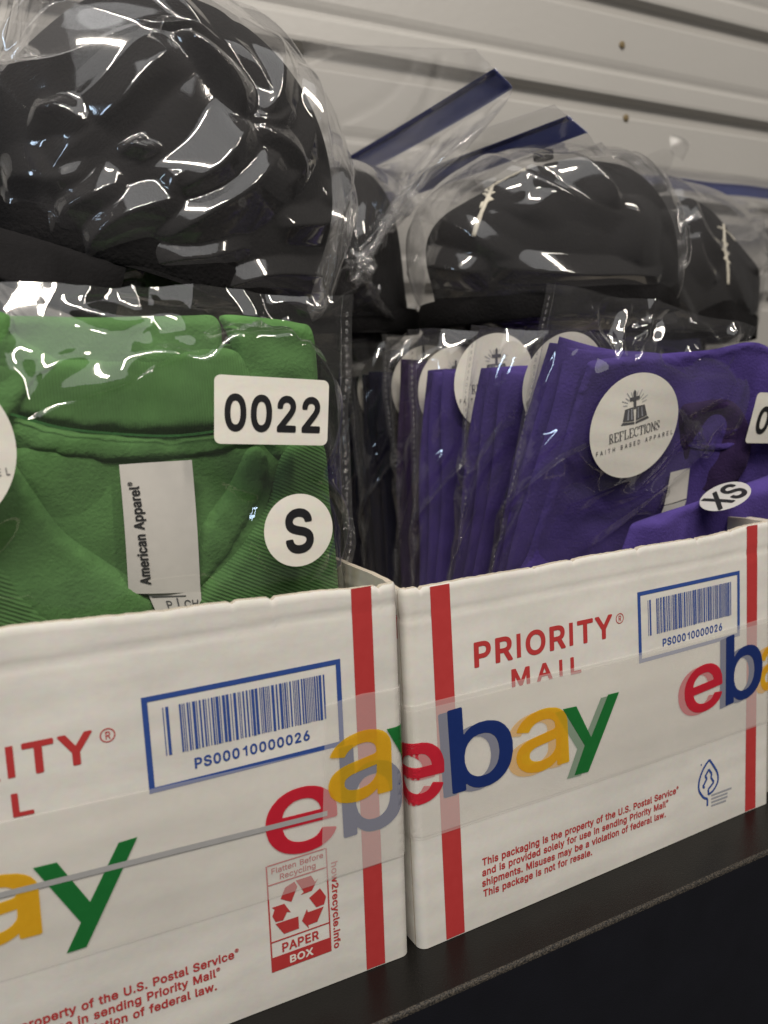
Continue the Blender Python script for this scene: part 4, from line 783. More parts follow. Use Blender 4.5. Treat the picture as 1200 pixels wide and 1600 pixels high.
BX1.pr('box_lettering', text_polys('BOX', (0.1532, 0.0146), (0.1617, 0.0146), (0.1532, 0.0173), bold=14), 'sticker', 0.00018)
BX1.pr('address_lettering', text_polys('how2recycle.info', (0.1699, 0.0470), (0.1696, 0.0136), (0.1722, 0.0470), bold=12), 'red')
for pts in ([(152.9, 43.3), (156.3, 44.4), (157.2, 42.2), (154.8, 37.3), (151.1, 39.7)],
            [(156.8, 44.6), (162.3, 44.6), (163.6, 41.8), (164.7, 42.7), (162.3, 38.9), (158.2, 38.7), (159.4, 39.4)],
            [(165.3, 38.8), (167.4, 34.9), (166.5, 32.2), (163.6, 32.1), (161.2, 36.5)],
            [(166.3, 31.4), (163.7, 26.5), (160.4, 26.4), (160.6, 25.0), (158.2, 28.8), (160.2, 32.6), (160.5, 31.3)],
            [(157.0, 31.0), (157.0, 26.4), (151.6, 26.3), (148.8, 31.1)],
            [(147.9, 37.5), (152.3, 37.5), (154.4, 33.5), (153.1, 34.1), (151.6, 31.5), (148.9, 31.8), (147.9, 34.2), (148.8, 36.5)]):
    BX1.pr('recycling_arrow', [(np.array(P1(*pts)), [])], 'red')


def tape_sheet(b, name, outline, off):
    return b.pr(name, [(np.array(outline), [])], 'tape', off)


# lower tape on the left box with its own printed letters, a second strip laid over its right end
rg = random.Random(5)
t1 = tape_sheet(BX1, 'tape', [(0.0, 0.0436)] + [(0.147, 0.0410), (0.2020, 0.0405), (0.2020, 0.0880), (0.1767, 0.0886), (0.1124, 0.0902), (0.0, 0.0930)], TAPE_H)
LT = TAPE_H + 0.00008
for ch, m_, q in (('e', 'tred', (-2, 56.5, 23.5, 55.5, -2, 80, 23.5, 79.3)), ('b', 'navy', (25.5, 55.5, 51, 55, 25.5, 89.5, 51, 89)),
                  ('a', 'yellow', (53.5, 54.3, 78.6, 53.3, 54.5, 76.0, 79.2, 75.4)), ('e', 'tred', (147.5, 54.7, 172.7, 53.4, 147.4, 78.3, 173.1, 77.4)),
                  ('b', 'navy', (174.9, 54.2, 199.0, 53.6, 174.5, 88.2, 198.6, 88.0))):
    q = [x / 1000.0 for x in q]
    BX1.pr('logo_letter', glyph_quad(ch, q[0:2], q[2:4], q[4:6], q[6:8], bold=5), m_, LT, t1)
BX1.pr('logo_letter', y_poly(P1((78.1, 75.0), (84.5, 74.8), (92.3, 59.4), (101.9, 75.8), (107.4, 76.0), (90.0, 45.1), (84.4, 45.0), (89.2, 53.6))), 'green', LT, t1)
BX1.pr('tape_line', [(np.array(P1((0, 71.0), (69, 68.5), (120, 66.9), (169.2, 64.9), (169.3, 66.7), (120, 68.8), (69, 70.3), (0, 72.8))), [])], 'gray', LT + 0.00003, t1)
t2 = tape_sheet(BX1, 'tape', [(0.1705, 0.1045), (0.1668, 0.0560), (0.1672, 0.0414), (0.2021, 0.0408), (0.2021, 0.1045), (0.189, 0.1052), (0.184, 0.1055)], LT + 0.00012)
LT2 = LT + 0.0002
q = [x / 1000.0 for x in (169.8, 67.2, 194.2, 66.7, 170.5, 91.9, 194.6, 92.6)]
BX1.pr('logo_letter', glyph_quad('a', q[0:2], q[2:4], q[4:6], q[6:8], bold=5), 'yellow', LT2, t2)
BX1.pr('logo_letter', y_poly(P1((192.8, 90.6), (199.2, 90.6), (203.5, 81.0), (203.5, 69.5))), 'green', LT2 + 0.00003, t2)

# right box
BX2 = Box('white mailing box holding the purple shirts, full postal title and leaf mark on its front', (0, 0, 0), 0.01993, 0.01868,
          lambda u: 0.1376 + (0.0020 * max(0, (u - 0.16) / 0.03) if u > 0.16 else 0) if u < 0.19 else 0.1396, 23)
BX2.build()
common_print(BX2, 0.1372, 0.1392)
BX2.pr('side_stripe', [rect(-0.05, -0.0035, 0.1190, 0.1275)], 'red')
leaf = [(155.1, 11.4), (155.1, 14.9), (152.6, 16.2), (150.8, 18.3), (149.5, 20.2), (149.0, 22.1), (149.1, 23.8), (149.4, 25.6), (150.4, 28.0), (151.9, 30.3), (153.8, 32.2), (156.1, 33.8), (158.0, 31.4), (159.9, 28.8), (161.3, 26.7), (162.1, 24.6), (162.3, 22.8), (161.9, 21.0), (160.6, 19.3), (158.8, 17.8), (155.8, 16.8), (155.6, 19.5), (159.3, 22.0), (157.3, 24.8), (157.8, 26.5), (155.8, 29.2), (153.3, 26.3), (154.6, 25.2), (152.8, 22.8), (151.8, 22.0), (153.1, 20.9)]
lp = P1(*leaf)
BX2.pr('leaf_mark', [bar(lp[i], lp[i + 1], 0.0011) for i in range(len(lp) - 1)] + [bar((0.1503, 0.0328), (0.1510, 0.0328), 0.0007)], 'blue')
BX2.pr('leaf_caption', [x for i, (t, e) in enumerate((('CERTIFIED', 0.1718), ('FIBER', 0.1690), ('SOURCE', 0.1680))) for x in []] or
       [bar((0.1578, 0.0158 - 0.0017 * i), (e, 0.0154 - 0.0017 * i), 0.0009) for i, e in enumerate((0.1718, 0.1690, 0.1690, 0.1680))], 'greytext')
t3 = tape_sheet(BX2, 'tape', [(-0.012, 0.0443), (0.0117, 0.0445), (0.09, 0.0436), (0.2035, 0.0424), (0.2035, 0.0941), (0.1750, 0.0938), (0.1119, 0.0933), (0.0461, 0.0950), (-0.012, 0.0950)], TAPE_H + 0.00014)


def logo(b, dx, dy, off, par, mats, full=True):
    S = dict(e2=(-9.0, 58.1, 12.9, 56.8, -9.4, 81.3, 14.2, 80.5), b2=(16.6, 57.0, 44.6, 56.2, 15.8, 90.1, 44.7, 90.7), a2=(46.4, 55.7, 72.4, 55.1, 45.6, 80.5, 71.8, 81.2),
             e3=(139.8, 57.5, 164.6, 58.9, 138.4, 79.1, 163.7, 81.1), b3=(166.4, 56.7, 192.9, 58.2, 166.7, 89.8, 192.6, 92.2))
    for k, m_ in (('e2', 0), ('b2', 1), ('a2', 2), ('e3', 0), ('b3', 1)):
        q = [(x + (dx if i % 2 == 0 else dy)) / 1000.0 for i, x in enumerate(S[k])]
        b.pr('logo_letter', glyph_quad(k[0], q[0:2], q[2:4], q[4:6], q[6:8], bold=5), mats[m_], off, par)
    b.pr('logo_letter', y_poly([((x + dx) / 1000, (y + dy) / 1000) for x, y in ((69.7, 78.5), (76.7, 78.1), (84.1, 63.2), (93.8, 79.2), (99.9, 79.0), (82.3, 48.7), (74.9, 49.2), (80.6, 60.5))]), mats[3], off + 0.00002, par)
    q = [((x + (dx if i % 2 == 0 else dy)) / 1000.0) for i, x in enumerate((191.5, 57.6, 205.0, 58.2, 191.3, 79.6, 205.0, 80.6))]
    b.pr('logo_letter', glyph_quad('a', q[0:2], q[2:4], q[4:6], q[6:8], bold=5), mats[2], off, par)


tu = tape_sheet(BX2, 'tape', [(-0.012, 0.0435), (0.2035, 0.0416), (0.2035, 0.0915), (-0.012, 0.0930)], TAPE_H)
logo(BX2, -3.8, -0.6, TAPE_H + 0.00006, tu, ('tred', 'navy', 'yellow', 'green'))
logo(BX2, 0, 0, TAPE_H + 0.00022, t3, ('tred', 'navy', 'yellow', 'green'))

# a third box, standing just beyond the right edge of the picture
BX3 = Box('white mailing box at the far right end of the row', (0.2075, 0.006, 0), 0.012, 0.0, lambda u: 0.1385, 31)
BX3.build()
BX3.pr('printed_stripe', [rect(0.0113, 0.0196, 0.0004, 0.1380)], 'red')
BX3.pr('printed_stripe', [rect(0.1817, 0.1891, 0.0004, 0.1380)], 'red')
# ------------------------------------------------------------------ thin film: a tube of inextensible cells that collapses round what it holds
def sim_bag(w, l, o, es, et, en, thick, coll, nr=150, nt=76, zfloor=None, pins=None, steps=60, inner=5, seed=1, suck=2.0e-4, grav=6e-5,
            suck_to=0.8, noise=0.004, flat_top=0.0, nlim=None, ywall=None):
    o, es, et, en = (np.array(x, float) for x in (o, es, et, en))
    ph = 2 * math.pi * np.arange(nr) / nr
    tt = np.linspace(0, l, nt)
    tri = np.where(np.arange(nr) <= nr // 2, -w / 2 + w * np.arange(nr) / (nr // 2), w / 2 - w * (np.arange(nr) - nr // 2) / (nr // 2))
    x = tt / l
    b = thick * np.clip(1 - np.abs(2 * x / (2 - 2 * flat_top) - 1) ** 4, 0, None) ** 0.5 if flat_top == 0 else thick * np.clip(np.minimum(x / 0.12, (1 - flat_top - x) / 0.12), 0, 1) ** 0.5
    a = np.sqrt(np.clip((w / 2) ** 2 - 0.55 * b ** 2, 1e-5, None))
    f = np.clip(b / (thick + 1e-9), 0, 1)
    S = (1 - f)[None] * tri[:, None] + f[None] * (-np.cos(ph))[:, None] * a[None]
    Nn = np.sin(ph)[:, None] * b[None]
    P = o + S[..., None] * es + (tt[None, :, None]) * et + Nn[..., None] * en
    P = P + en * (Wob(seed, 14, 60, 420)(P) * noise)[..., None]
    h1, h2 = 2 * w / nr, l / (nt - 1)
    hd = math.hypot(h1, h2)
    prev = P.copy()
    tw = np.clip((suck_to - x) / 0.15, 0, 1)[None, :, None]
    mir = (-np.arange(nr)) % nr
    pin_rows, pin_pos = (None, None) if pins is None else pins

    if pins is not None: pin0 = P[:, pin_rows].copy()

    def corr(d, rest, k=0.5):
        ln = np.sqrt((d * d).sum(-1, keepdims=True)) + 1e-9
        return d * (k * (ln - rest) / ln)

    for it in range(steps):
        vel = (P - prev) * 0.86
        prev = P.copy()
        P = P + vel
        P[..., 2] -= grav
        best = None
        for c, Rm, rad, pw in coll:
            q = ((P - c) @ Rm) / rad
            r = (np.abs(q) ** pw).sum(-1) ** (1.0 / pw)
            dirv = (q / (r[..., None] + 1e-9)) * rad
            dirv = dirv @ Rm.T
            dirv /= np.linalg.norm(dirv, axis=-1, keepdims=True) + 1e-9
            pull = np.clip((r - 1.0) * 3.0, 0, 1) * (r < 2.6)
            P = P - dirv * (pull[..., None] * suck * tw)
        for k in range(inner):
            D = np.zeros_like(P)
            c1 = corr(np.roll(P, -1, 0) - P, h1); D += c1; D -= np.roll(c1, 1, 0)
            c2 = corr(P[:, 1:] - P[:, :-1], h2); D[:, :-1] += c2; D[:, 1:] -= c2
            Pn = np.roll(P, -1, 0)
            c3 = corr(Pn[:, 1:] - P[:, :-1], hd); D[:, :-1] += c3; D[:, 1:] -= np.roll(c3, 1, 0)
            c4 = corr(Pn[:, :-1] - P[:, 1:], hd); D[:, 1:] += c4; D[:, :-1] -= np.roll(c4, 1, 0)
            if k == 0:
                d5 = np.roll(P, -2, 0) - P
                c5 = np.minimum(0, 1) + corr(d5, 2 * h1 * 0.82, 0.25)
                c5 = np.where((d5 * d5).sum(-1, keepdims=True) < (2 * h1 * 0.82) ** 2, c5, 0)
                D += c5; D -= np.roll(c5, 2, 0)
                d6 = P[:, 2:] - P[:, :-2]
                c6 = np.where((d6 * d6).sum(-1, keepdims=True) < (2 * h2 * 0.82) ** 2, corr(d6, 2 * h2 * 0.82, 0.25), 0)
                D[:, :-2] += c6; D[:, 2:] -= c6
            P = P + D * 0.30
            for e in (0, nt - 1):
                P[:, e] = 0.5 * (P[:, e] + P[mir, e])
            if pins is not None:
                a_ = min(1.0, (it + 1) / (steps * 0.55)); a_ = a_ * a_ * (3 - 2 * a_)
                P[:, pin_rows] += (pin0 * (1 - a_) + pin_pos * a_ - P[:, pin_rows]) * 0.7
            if nlim is not None:
                nn = (P - o) @ en
                P += en * (np.clip(nn, nlim[0], nlim[1]) - nn)[..., None]
            for c, Rm, rad, pw in coll:
                q = ((P - c) @ Rm) / rad
                r = (np.abs(q) ** pw).sum(-1, keepdims=True) ** (1.0 / pw)
                P = np.where(r < 1.0, c + ((q / (r + 1e-9)) * rad) @ Rm.T, P)
            if zfloor is not None:
                P[..., 2] = np.maximum(P[..., 2], zfloor)
            if ywall is not None:
                P[..., 1] = np.minimum(P[..., 1], ywall)
    return P


def tube_mesh(name, P, mat, parent, sub=1, origin=(0, 0, 0), rows=None):
    if rows is not None: P = P[:, rows[0]:rows[1]]
    nr, nt = P.shape[:2]
    V = (P - np.array(origin)).reshape(-1, 3)
    i, j = np.meshgrid(np.arange(nr), np.arange(nt - 1), indexing='ij')
    a = i * nt + j; b = ((i + 1) % nr) * nt + j
    F_ = np.stack([a, b, b + 1, a + 1], -1).reshape(-1, 4)
    return mesh(name, V, F_, mat, parent, True, sub)


def tube_normals(P):
    du = np.roll(P, -1, 0) - np.roll(P, 1, 0)
    dv = np.gradient(P, axis=1)
    n = np.cross(du, dv)
    return n / (np.linalg.norm(n, axis=-1, keepdims=True) + 1e-9)


I3 = np.eye(3)


def crease(P, w, l, seed, amp, wl=(0.022, 0.06), n=5, out=None, keep=None):
    """sharp folds: overlapping triangle waves in the sheet's own coordinates, strong in some places and absent in others"""
    r = np.random.RandomState(seed)
    nr, nt = P.shape[:2]
    s_ = np.linspace(0, 2 * w, nr, endpoint=False)[:, None] * np.ones(nt)[None]
    t_ = np.linspace(0, l, nt)[None] * np.ones(nr)[:, None]
    q = np.stack([s_, t_], -1)
    hgt = np.zeros((nr, nt))
    for k in range(n):
        a = r.uniform(0, math.pi)
        L = math.exp(r.uniform(math.log(wl[0]), math.log(wl[1])))
        x = (s_ * math.cos(a) + t_ * math.sin(a)) / L + 0.35 * Wob(seed * 13 + k, 5, 12, 45, 2)(q) + r.uniform(0, 1)
        tri = np.abs((x % 1.0) - 0.5) * 2
        ridge = np.clip(tri * 1.9 - 0.9, 0, 1) if k % 2 else tri
        mask = smoothstep(-0.1, 0.8, Wob(seed * 17 + k, 5, 14, 50, 2)(q))
        hgt += ridge * mask * L / wl[1]
    seam = np.minimum(np.minimum(np.arange(nr), nr - np.arange(nr)), np.abs(np.arange(nr) - nr // 2))[:, None]
    hgt *= np.clip(seam / 4.0, 0, 1)
    if keep is not None: hgt = hgt * keep[None]
    nrm = tube_normals(P)
    sg = np.sign((nrm * (P - P.mean(0, keepdims=True))).sum(-1).mean())
    return P + nrm * (sg * amp * hgt)[..., None]


def rotm(ax, ang):
    return np.array(Matrix.Rotation(ang, 3, ax))


def upsample(P, k):
    """smooth interpolation of the sheet on a k times finer net"""
    def cr(a, b, c, d, t):
        return 0.5 * ((2 * b) + (c - a) * t + (2 * a - 5 * b + 4 * c - d) * t * t + (3 * b - a - 3 * c + d) * t ** 3)
    nr = len(P)
    Q = np.empty((nr * k,) + P.shape[1:])
    a, b, c, d = np.roll(P, 1, 0), P, np.roll(P, -1, 0), np.roll(P, -2, 0)
    for i in range(k): Q[i::k] = cr(a, b, c, d, i / k)
    E_ = np.concatenate([2 * Q[:, :1] - Q[:, 1:2], Q, 2 * Q[:, -1:] - Q[:, -2:-1]], 1)
    nt = P.shape[1]
    out = np.empty((nr * k, (nt - 1) * k + 1, 3))
    a, b, c, d = E_[:, :nt - 1], E_[:, 1:nt], E_[:, 2:nt + 1], E_[:, 3:nt + 2] if E_.shape[1] >= nt + 2 else None
    for i in range(k): out[:, i:(nt - 1) * k:k] = cr(a, b, c, d, i / k)
    out[:, -1] = Q[:, -1]
    return out


def relax(P, n, coll, fold=None):
    """iron the small wrinkles out of a sheet without letting it into what it holds"""
    nr = len(P)
    for _ in range(n):
        A = 0.25 * (np.roll(P, 1, 0) + np.roll(P, -1, 0))
        Q = P.copy()
        Q[:, 1:-1] = 0.5 * P[:, 1:-1] + 0.5 * (A[:, 1:-1] + 0.25 * (P[:, 2:] + P[:, :-2]))
        e = P[:, -1]
        Q[:, -1] = 0.5 * e + 0.25 * (np.roll(e, 1, 0) + np.roll(e, -1, 0))
        for k in (0, nr // 2): Q[k, -14:] = P[k, -14:]
        P = Q
        for c, Rm, rad, pw in coll:
            q = ((P - c) @ Rm) / rad
            r = (np.abs(q) ** pw).sum(-1, keepdims=True) ** (1.0 / pw)
            P = np.where(r < 1.0, c + ((q / (r + 1e-9)) * rad) @ Rm.T, P)
    return P


class Sheet:
    """a finished film with its own flat coordinates (s round the bag, t up it), for laying folds on it"""
    def __init__(self, P, w, l, xf=None):
        self.P, self.w, self.l = P, w, l
        nr, nt = P.shape[:2]
        i = np.arange(nr)
        self.s = (np.where(i <= nr // 2, i, i - nr) * 2 * w / nr)[:, None] * np.ones(nt)[None]
        self.t = np.linspace(0, l, nt)[None] * np.ones(nr)[:, None]
        Wd = P if xf is None else P @ np.array(xf.to_3x3()).T + np.array(xf.translation)
        d = Wd - CAM
        z = d @ AX_F
        self.px = 600 + FPX * (d @ AX_R) / z; self.py = 800 - FPX * (d @ AX_U) / z; self.z = z
        self.h = np.zeros((nr, nt))

    def find(self, px, py):
        e = np.hypot(self.px - px, self.py - py)
        m = e < 9
        if not m.any(): m = e < e.min() + 4
        k = np.where(m, self.z, 1e9).argmin()
        return np.array([self.s.flat[k], self.t.flat[k]])

    def ridge(self, A, B, H, w1, w2=None, p=2.0):
        A, B = np.array(A), np.array(B)
        w2 = w2 or w1
        per = 2 * self.w
        d = B - A
        d[0] = (d[0] + per / 2) % per - per / 2
        L = np.linalg.norm(d) + 1e-9
        d /= L
        qs = (self.s - A[0] + per / 2) % per - per / 2
        qt = self.t - A[1]
        a = (qs * d[0] + qt * d[1]) / L
        c = -qs * d[1] + qt * d[0]
        c = c + 0.0012 * np.sin(a * 7 + A[0] * 900)
        tp = np.clip(1 - np.abs(2 * a - 1) ** p, 0, 1)
        f = np.clip(1 - np.where(c > 0, c / w1, -c / w2), 0, 1) * tp * H
        self.h = np.maximum(self.h, f)

    def ridge_px(self, a, b, H, w1, w2=None, p=2.0):
        self.ridge(self.find(*a), self.find(*b), H, w1, w2, p)

    def scatter(self, n, seed, ang, spread, L, H, wd, smin, smax, tmin, tmax):
        r = np.random.RandomState(seed)
        for _ in range(n):
            a = ang + r.normal() * spread
            ln = math.exp(r.uniform(math.log(L[0]), math.log(L[1])))
            c = np.array([r.uniform(smin, smax), r.uniform(tmin, tmax)])
            v = np.array([math.cos(a), math.sin(a)]) * ln / 2
            k = r.uniform(0.6, 1.0)
            self.ridge(c - v, c + v, r.uniform(*H), r.uniform(*wd), r.uniform(*wd))

    def done(self, sign=None):
        n = tube_normals(self.P)
        s = np.sign((n * (self.P - self.P.mean(0, keepdims=True))).sum(-1).mean())
        return self.P + n * (s * self.h)[..., None]


# ------------------------------------------------------------------ folded cloth
def smooth_loop(pts, n=6):
    """closed Catmull-Rom through the points"""
    p = np.array(pts, float); out = []
    k = len(p)
    for i in range(k):
        a, b, c, d = p[i - 1], p[i], p[(i + 1) % k], p[(i + 2) % k]
        for s in range(n):
            t = s / n
            out.append(0.5 * ((2 * b) + (c - a) * t + (2 * a - 5 * b + 4 * c - d) * t * t + (3 * b - a - 3 * c + d) * t ** 3))
    return np.array(out)


def pillow(name, loop, yb, T, r, mat, parent, org, seed=1, amp=0.0007, grid=0.0024, lo=60, hi=300, tilt=None):
    """a layer of cloth lying against depth yb: outline (x, z), thickness T, rolled edge of radius r"""
    loop = np.array(loop)
    x0, x1, z0, z1 = loop[:, 0].min(), loop[:, 0].max(), loop[:, 1].min(), loop[:, 1].max()
    gx, gz = np.meshgrid(np.arange(x0, x1, grid), np.arange(z0, z1, grid), indexing='ij')
    g = np.stack([gx.ravel(), gz.ravel()], 1)
    g = g + np.random.RandomState(seed).uniform(-0.2, 0.2, g.shape) * grid

    def dist(q):
        a, b = loop, np.roll(loop, -1, 0)
        d = b - a
        L = (d * d).sum(1) + 1e-12
        t = np.clip(((q[:, None] - a[None]) * d[None]).sum(-1) / L, 0, 1)
        return np.linalg.norm(q[:, None] - a[None] - t[..., None] * d[None], axis=-1).min(1)
    ins = np.array([_inside(q, loop) for q in g])
    g = g[ins]
    dd = dist(g)
    g = g[dd > 0.0007]
    # a second ring close to the edge keeps the roll round
    cen = loop.mean(0)
    pts = np.concatenate([loop, g])
    res = delaunay_2d_cdt([Vector(p) for p in pts], [], [list(range(len(loop)))], 1, 1e-7)
    v = np.array([[p.x, p.y] for p in res[0]])
    d = dist(v)
    r = r * 0.62
    k = np.clip(d / r, 0, 1)
    prof = np.sqrt(np.clip(1 - (1 - k) ** 2, 0, 1))
    wb = Wob(seed + 50, 10, lo, hi, 2)(v)
    T, r0 = T * 0.72, r
    y = yb - T * prof - amp * wb * np.clip(d / (r * 1.5), 0, 1)
    if tilt is not None: y = y + tilt(v)
    V = np.stack([v[:, 0], y, v[:, 1]], 1) - np.array(org)
    return mesh(name, V, [f for f in res[2]], mat, parent, True, 1)


def slab(name, c, hx, hy, hz, mat, parent, seed=1, amp=0.0008, nx=34, nz=44, lean=0.0, power=7):
    """a folded thickness of cloth: flat, with rounded rolled edges all round"""
    wb1, wb2 = Wob(seed, 9, 30, 190, 2), Wob(seed + 1, 9, 30, 190, 2)
    g = lambda n: np.sin(np.linspace(-1, 1, n) * math.pi / 2)
    xs, zs = g(nx), g(nz)
    X, Z = np.meshgrid(xs, zs, indexing='ij')
    prof = np.clip(1 - np.abs(X) ** power, 0, 1) ** 0.5 * np.clip(1 - np.abs(Z) ** (power * 1.5), 0, 1) ** 0.5
    px = X * hx + 0.0016 * np.sin(Z * 5 + seed) * np.abs(X); pz = Z * hz + 0.0012 * np.sin(X * 4 + seed * 2) * np.abs(Z)
    q = np.stack([px, pz], -1)
    yf = -hy * prof - amp * wb1(q) * prof
    yb = hy * prof + amp * wb2(q) * prof
    sh_ = lean * pz
    V = np.concatenate([np.stack([px, yf + sh_, pz], -1).reshape(-1, 3), np.stack([px, yb + sh_, pz], -1).reshape(-1, 3)]) + np.array(c)
    F_ = []
    N_ = nx * nz
    for i in range(nx - 1):
        for j in range(nz - 1):
            a, b = i * nz + j, (i + 1) * nz + j
            F_.append((a, b, b + 1, a + 1)); F_.append((N_ + a, N_ + a + 1, N_ + b + 1, N_ + b))
    o = mesh(name, V, F_, mat, parent, True, 1)
    return o


# ------------------------------------------------------------------ stickers
def circle2(r, n=72, cx=0, cy=0):
    return np.array([(cx + r * math.cos(2 * math.pi * i / n), cy + r * math.sin(2 * math.pi * i / n)) for i in range(n)])


def rrect2(w, h, r, n=8):
    out = []
    for cx, cy, a0 in ((w - r, r, -90), (w - r, h - r, 0), (r, h - r, 90), (r, r, 180)):
        for i in range(n + 1):
            a = R(a0 + 90 * i / n)
            out.append((cx + r * math.cos(a), cy + r * math.sin(a)))
    return np.array(out)


def planesurf(c, U, V):
    c, U, V = (np.array(x, float) for x in (c, U, V))
    U /= np.linalg.norm(U); V = V - U * (V @ U); V /= np.linalg.norm(V)
    N = np.cross(U, V)
    return lambda u, v, h: tuple(c + U * u + V * v + N * (h + 0.0004 * (2 + math.sin(95 * u + 40 * v + c[0] * 300) + math.sin(80 * v - 50 * u + 1.3))))


def didone(txt, x0, x1, y0, cap):
    """small book capitals: thick stems, hair serifs"""
    G = {'R': [('s', .15), ('h', .0, .5, 0), ('h', .1, .6, 1), ('h', .2, .6, .52), ('v', .62, .55, .95), ('d', .4, .5, .75, 0)],
         'E': [('s', .15), ('h', 0, .75, 0), ('h', 0, .75, 1), ('h', .2, .55, .5), ('v', .75, 0, .25), ('v', .75, .75, 1)],
         'F': [('s', .15), ('h', 0, .4, 0), ('h', 0, .75, 1), ('h', .2, .55, .5), ('v', .75, .72, 1)],
         'L': [('s', .15), ('h', 0, .75, 0), ('h', 0, .4, 1), ('v', .75, 0, .3)],
         'C': [('v', .08, .18, .82), ('d', .1, .2, .35, 0), ('d', .1, .8, .35, 1), ('h', .3, .65, 0), ('h', .3, .65, 1), ('v', .7, .7, 1), ('v', .7, .05, .2)],
         'T': [('s', .4), ('h', 0, .8, 1), ('h', .2, .6, 0), ('v', .02, .72, 1), ('v', .78, .72, 1)],
         'I': [('s', .15), ('h', 0, .32, 0), ('h', 0, .32, 1)],
         'O': [('v', .1, .2, .8), ('v', .72, .2, .8), ('d', .1, .2, .35, 0), ('d', .1, .8, .35, 1), ('d', .72, .2, .47, 0), ('d', .72, .8, .47, 1), ('h', .32, .5, 0), ('h', .32, .5, 1)],
         'N': [('v', .12, 0, 1), ('v', .72, 0, 1), ('d', .1, 1, .72, 0), ('h', 0, .25, 0), ('h', 0, .2, 1), ('h', .6, .85, 1)],
         'S': [('d', .1, .85, .6, .2), ('h', .2, .5, 1), ('h', .15, .45, 0), ('v', .08, .62, .85), ('v', .62, .15, .4), ('v', .58, .75, 1), ('v', .05, 0, .25)]}
    WD = {'I': .42}
    tot = sum(WD.get(c, .92) for c in txt)
    sx = (x1 - x0) / tot; x = x0; out = []
    for c in txt:
        for g in G[c]:
            if g[0] == 's': out.append(bar((x + (g[1] + .04) * sx, y0), (x + (g[1] + .04) * sx, y0 + cap), .19 * sx))
            elif g[0] == 'v': out.append(bar((x + g[1] * sx, y0 + g[2] * cap), (x + g[1] * sx, y0 + g[3] * cap), .13 * sx))
            elif g[0] == 'h': out.append(bar((x + g[1] * sx, y0 + g[3] * cap), (x + g[2] * sx, y0 + g[3] * cap), .09 * sx))
            else: out.append(bar((x + g[1] * sx, y0 + g[2] * cap), (x + g[3] * sx, y0 + g[4] * cap), .15 * sx))
        x += WD.get(c, .92) * sx
    return out


def logo_sticker(parent, surf, r=0.0254):
    """round cream sticker: open book with a cross rising from it, two lines of lettering"""
    s = print_mesh('round_sticker', [(circle2(r), [])], surf, 0.0003, MAT['sticker'], parent, 0.006)
    k = r / 0.0254
    A = lambda pts: (np.array(pts) * 0.001 * k, [])
    book = [A([(-8.2, 2.4), (-.3, 1.4), (-.3, 2.4), (-7.2, 3.6)]), A([(.3, 1.4), (8.2, 2.4), (7.2, 3.6), (.3, 2.4)]),
            A([(-7.0, 4.0), (-.5, 2.9), (-.9, 9.8), (-5.6, 9.6)]), A([(.5, 2.9), (7.0, 4.0), (5.6, 9.6), (.9, 9.8)])]
    print_mesh('book_emblem', book, surf, 0.00042, MAT['soft'], s)
    pages = [A([(-4.6, 4.2), (-3.6, 4.0), (-3.4, 9.0), (-4.0, 9.0)]), A([(-2.3, 3.9), (-1.5, 3.8), (-1.6, 9.2), (-2.2, 9.2)]), A([(1.5, 3.8), (2.1, 3.9), (2.0, 9.2), (1.6, 9.2)]), A([(3.8, 4.1), (4.6, 4.2), (4.0, 9.0), (3.6, 9.0)])]
    print_mesh('page_line', pages, surf, 0.0005, MAT['greytext'], s)
    cross = [A([(-.75, 9), (.75, 9), (.75, 17), (0, 18), (-.75, 17)]), A([(-2.8, 13.0), (2.8, 13.0), (2.8, 14.6), (-2.8, 14.6)])]
    print_mesh('cross_emblem', cross, surf, 0.00054, MAT['soft'], s)
    rays = []
    for a in range(-80, 81, 16):
        t = R(90 + a)
        if abs(a) < 10: continue
        d = np.array([math.cos(t), math.sin(t)])
        rays.append(bar((d * 4.2 + (0, 10.5)) * 0.001 * k, (d * (6.8 if a % 32 else 8.0) + (0, 10.5)) * 0.001 * k, 0.00028))
    print_mesh('ray_lines', rays, surf, 0.00046, MAT['greytext'], s)
    print_mesh('sticker_lettering', didone('REFLECTIONS', -0.0150 * k, 0.0154 * k, -0.0048 * k, 0.0044 * k), surf, 0.00044, MAT['soft'], s)
    print_mesh('sticker_lettering', text_polys('FAITH BASED APPAREL', (-0.0222 * k, -0.0094 * k), (0.0226 * k, -0.0094 * k), (-0.0222 * k, -0.0072 * k), bold=4, track=330), surf, 0.00044, MAT['soft'], s)
    return s


def size_sticker(parent, surf, txt, r=0.0127, mt='sticker'):
    s = print_mesh('size_sticker', [(circle2(r), [])], surf, 0.0003, MAT[mt], parent, 0.006)
    w = 0.0052 if len(txt) == 1 else 0.0085
    print_mesh('sticker_lettering', text_polys(txt, (-w, -0.0072), (w, -0.0072), (-w, 0.0072), bold=20, track=-20), surf, 0.00044, MAT['black'], s)
    return s


def number_sticker(parent, surf, txt, w=0.0455, h=0.028):
    s = print_mesh('number_sticker', [(rrect2(w, h, 0.0022), [])], surf, 0.0003, MAT['sticker'], parent, 0.006)
    print_mesh('sticker_lettering', text_polys(txt, (w * 0.085, h * 0.215), (w * 0.925, h * 0.215), (w * 0.085, h * 0.72), bold=24, track=8), surf, 0.00044, MAT['black'], s)
    return s


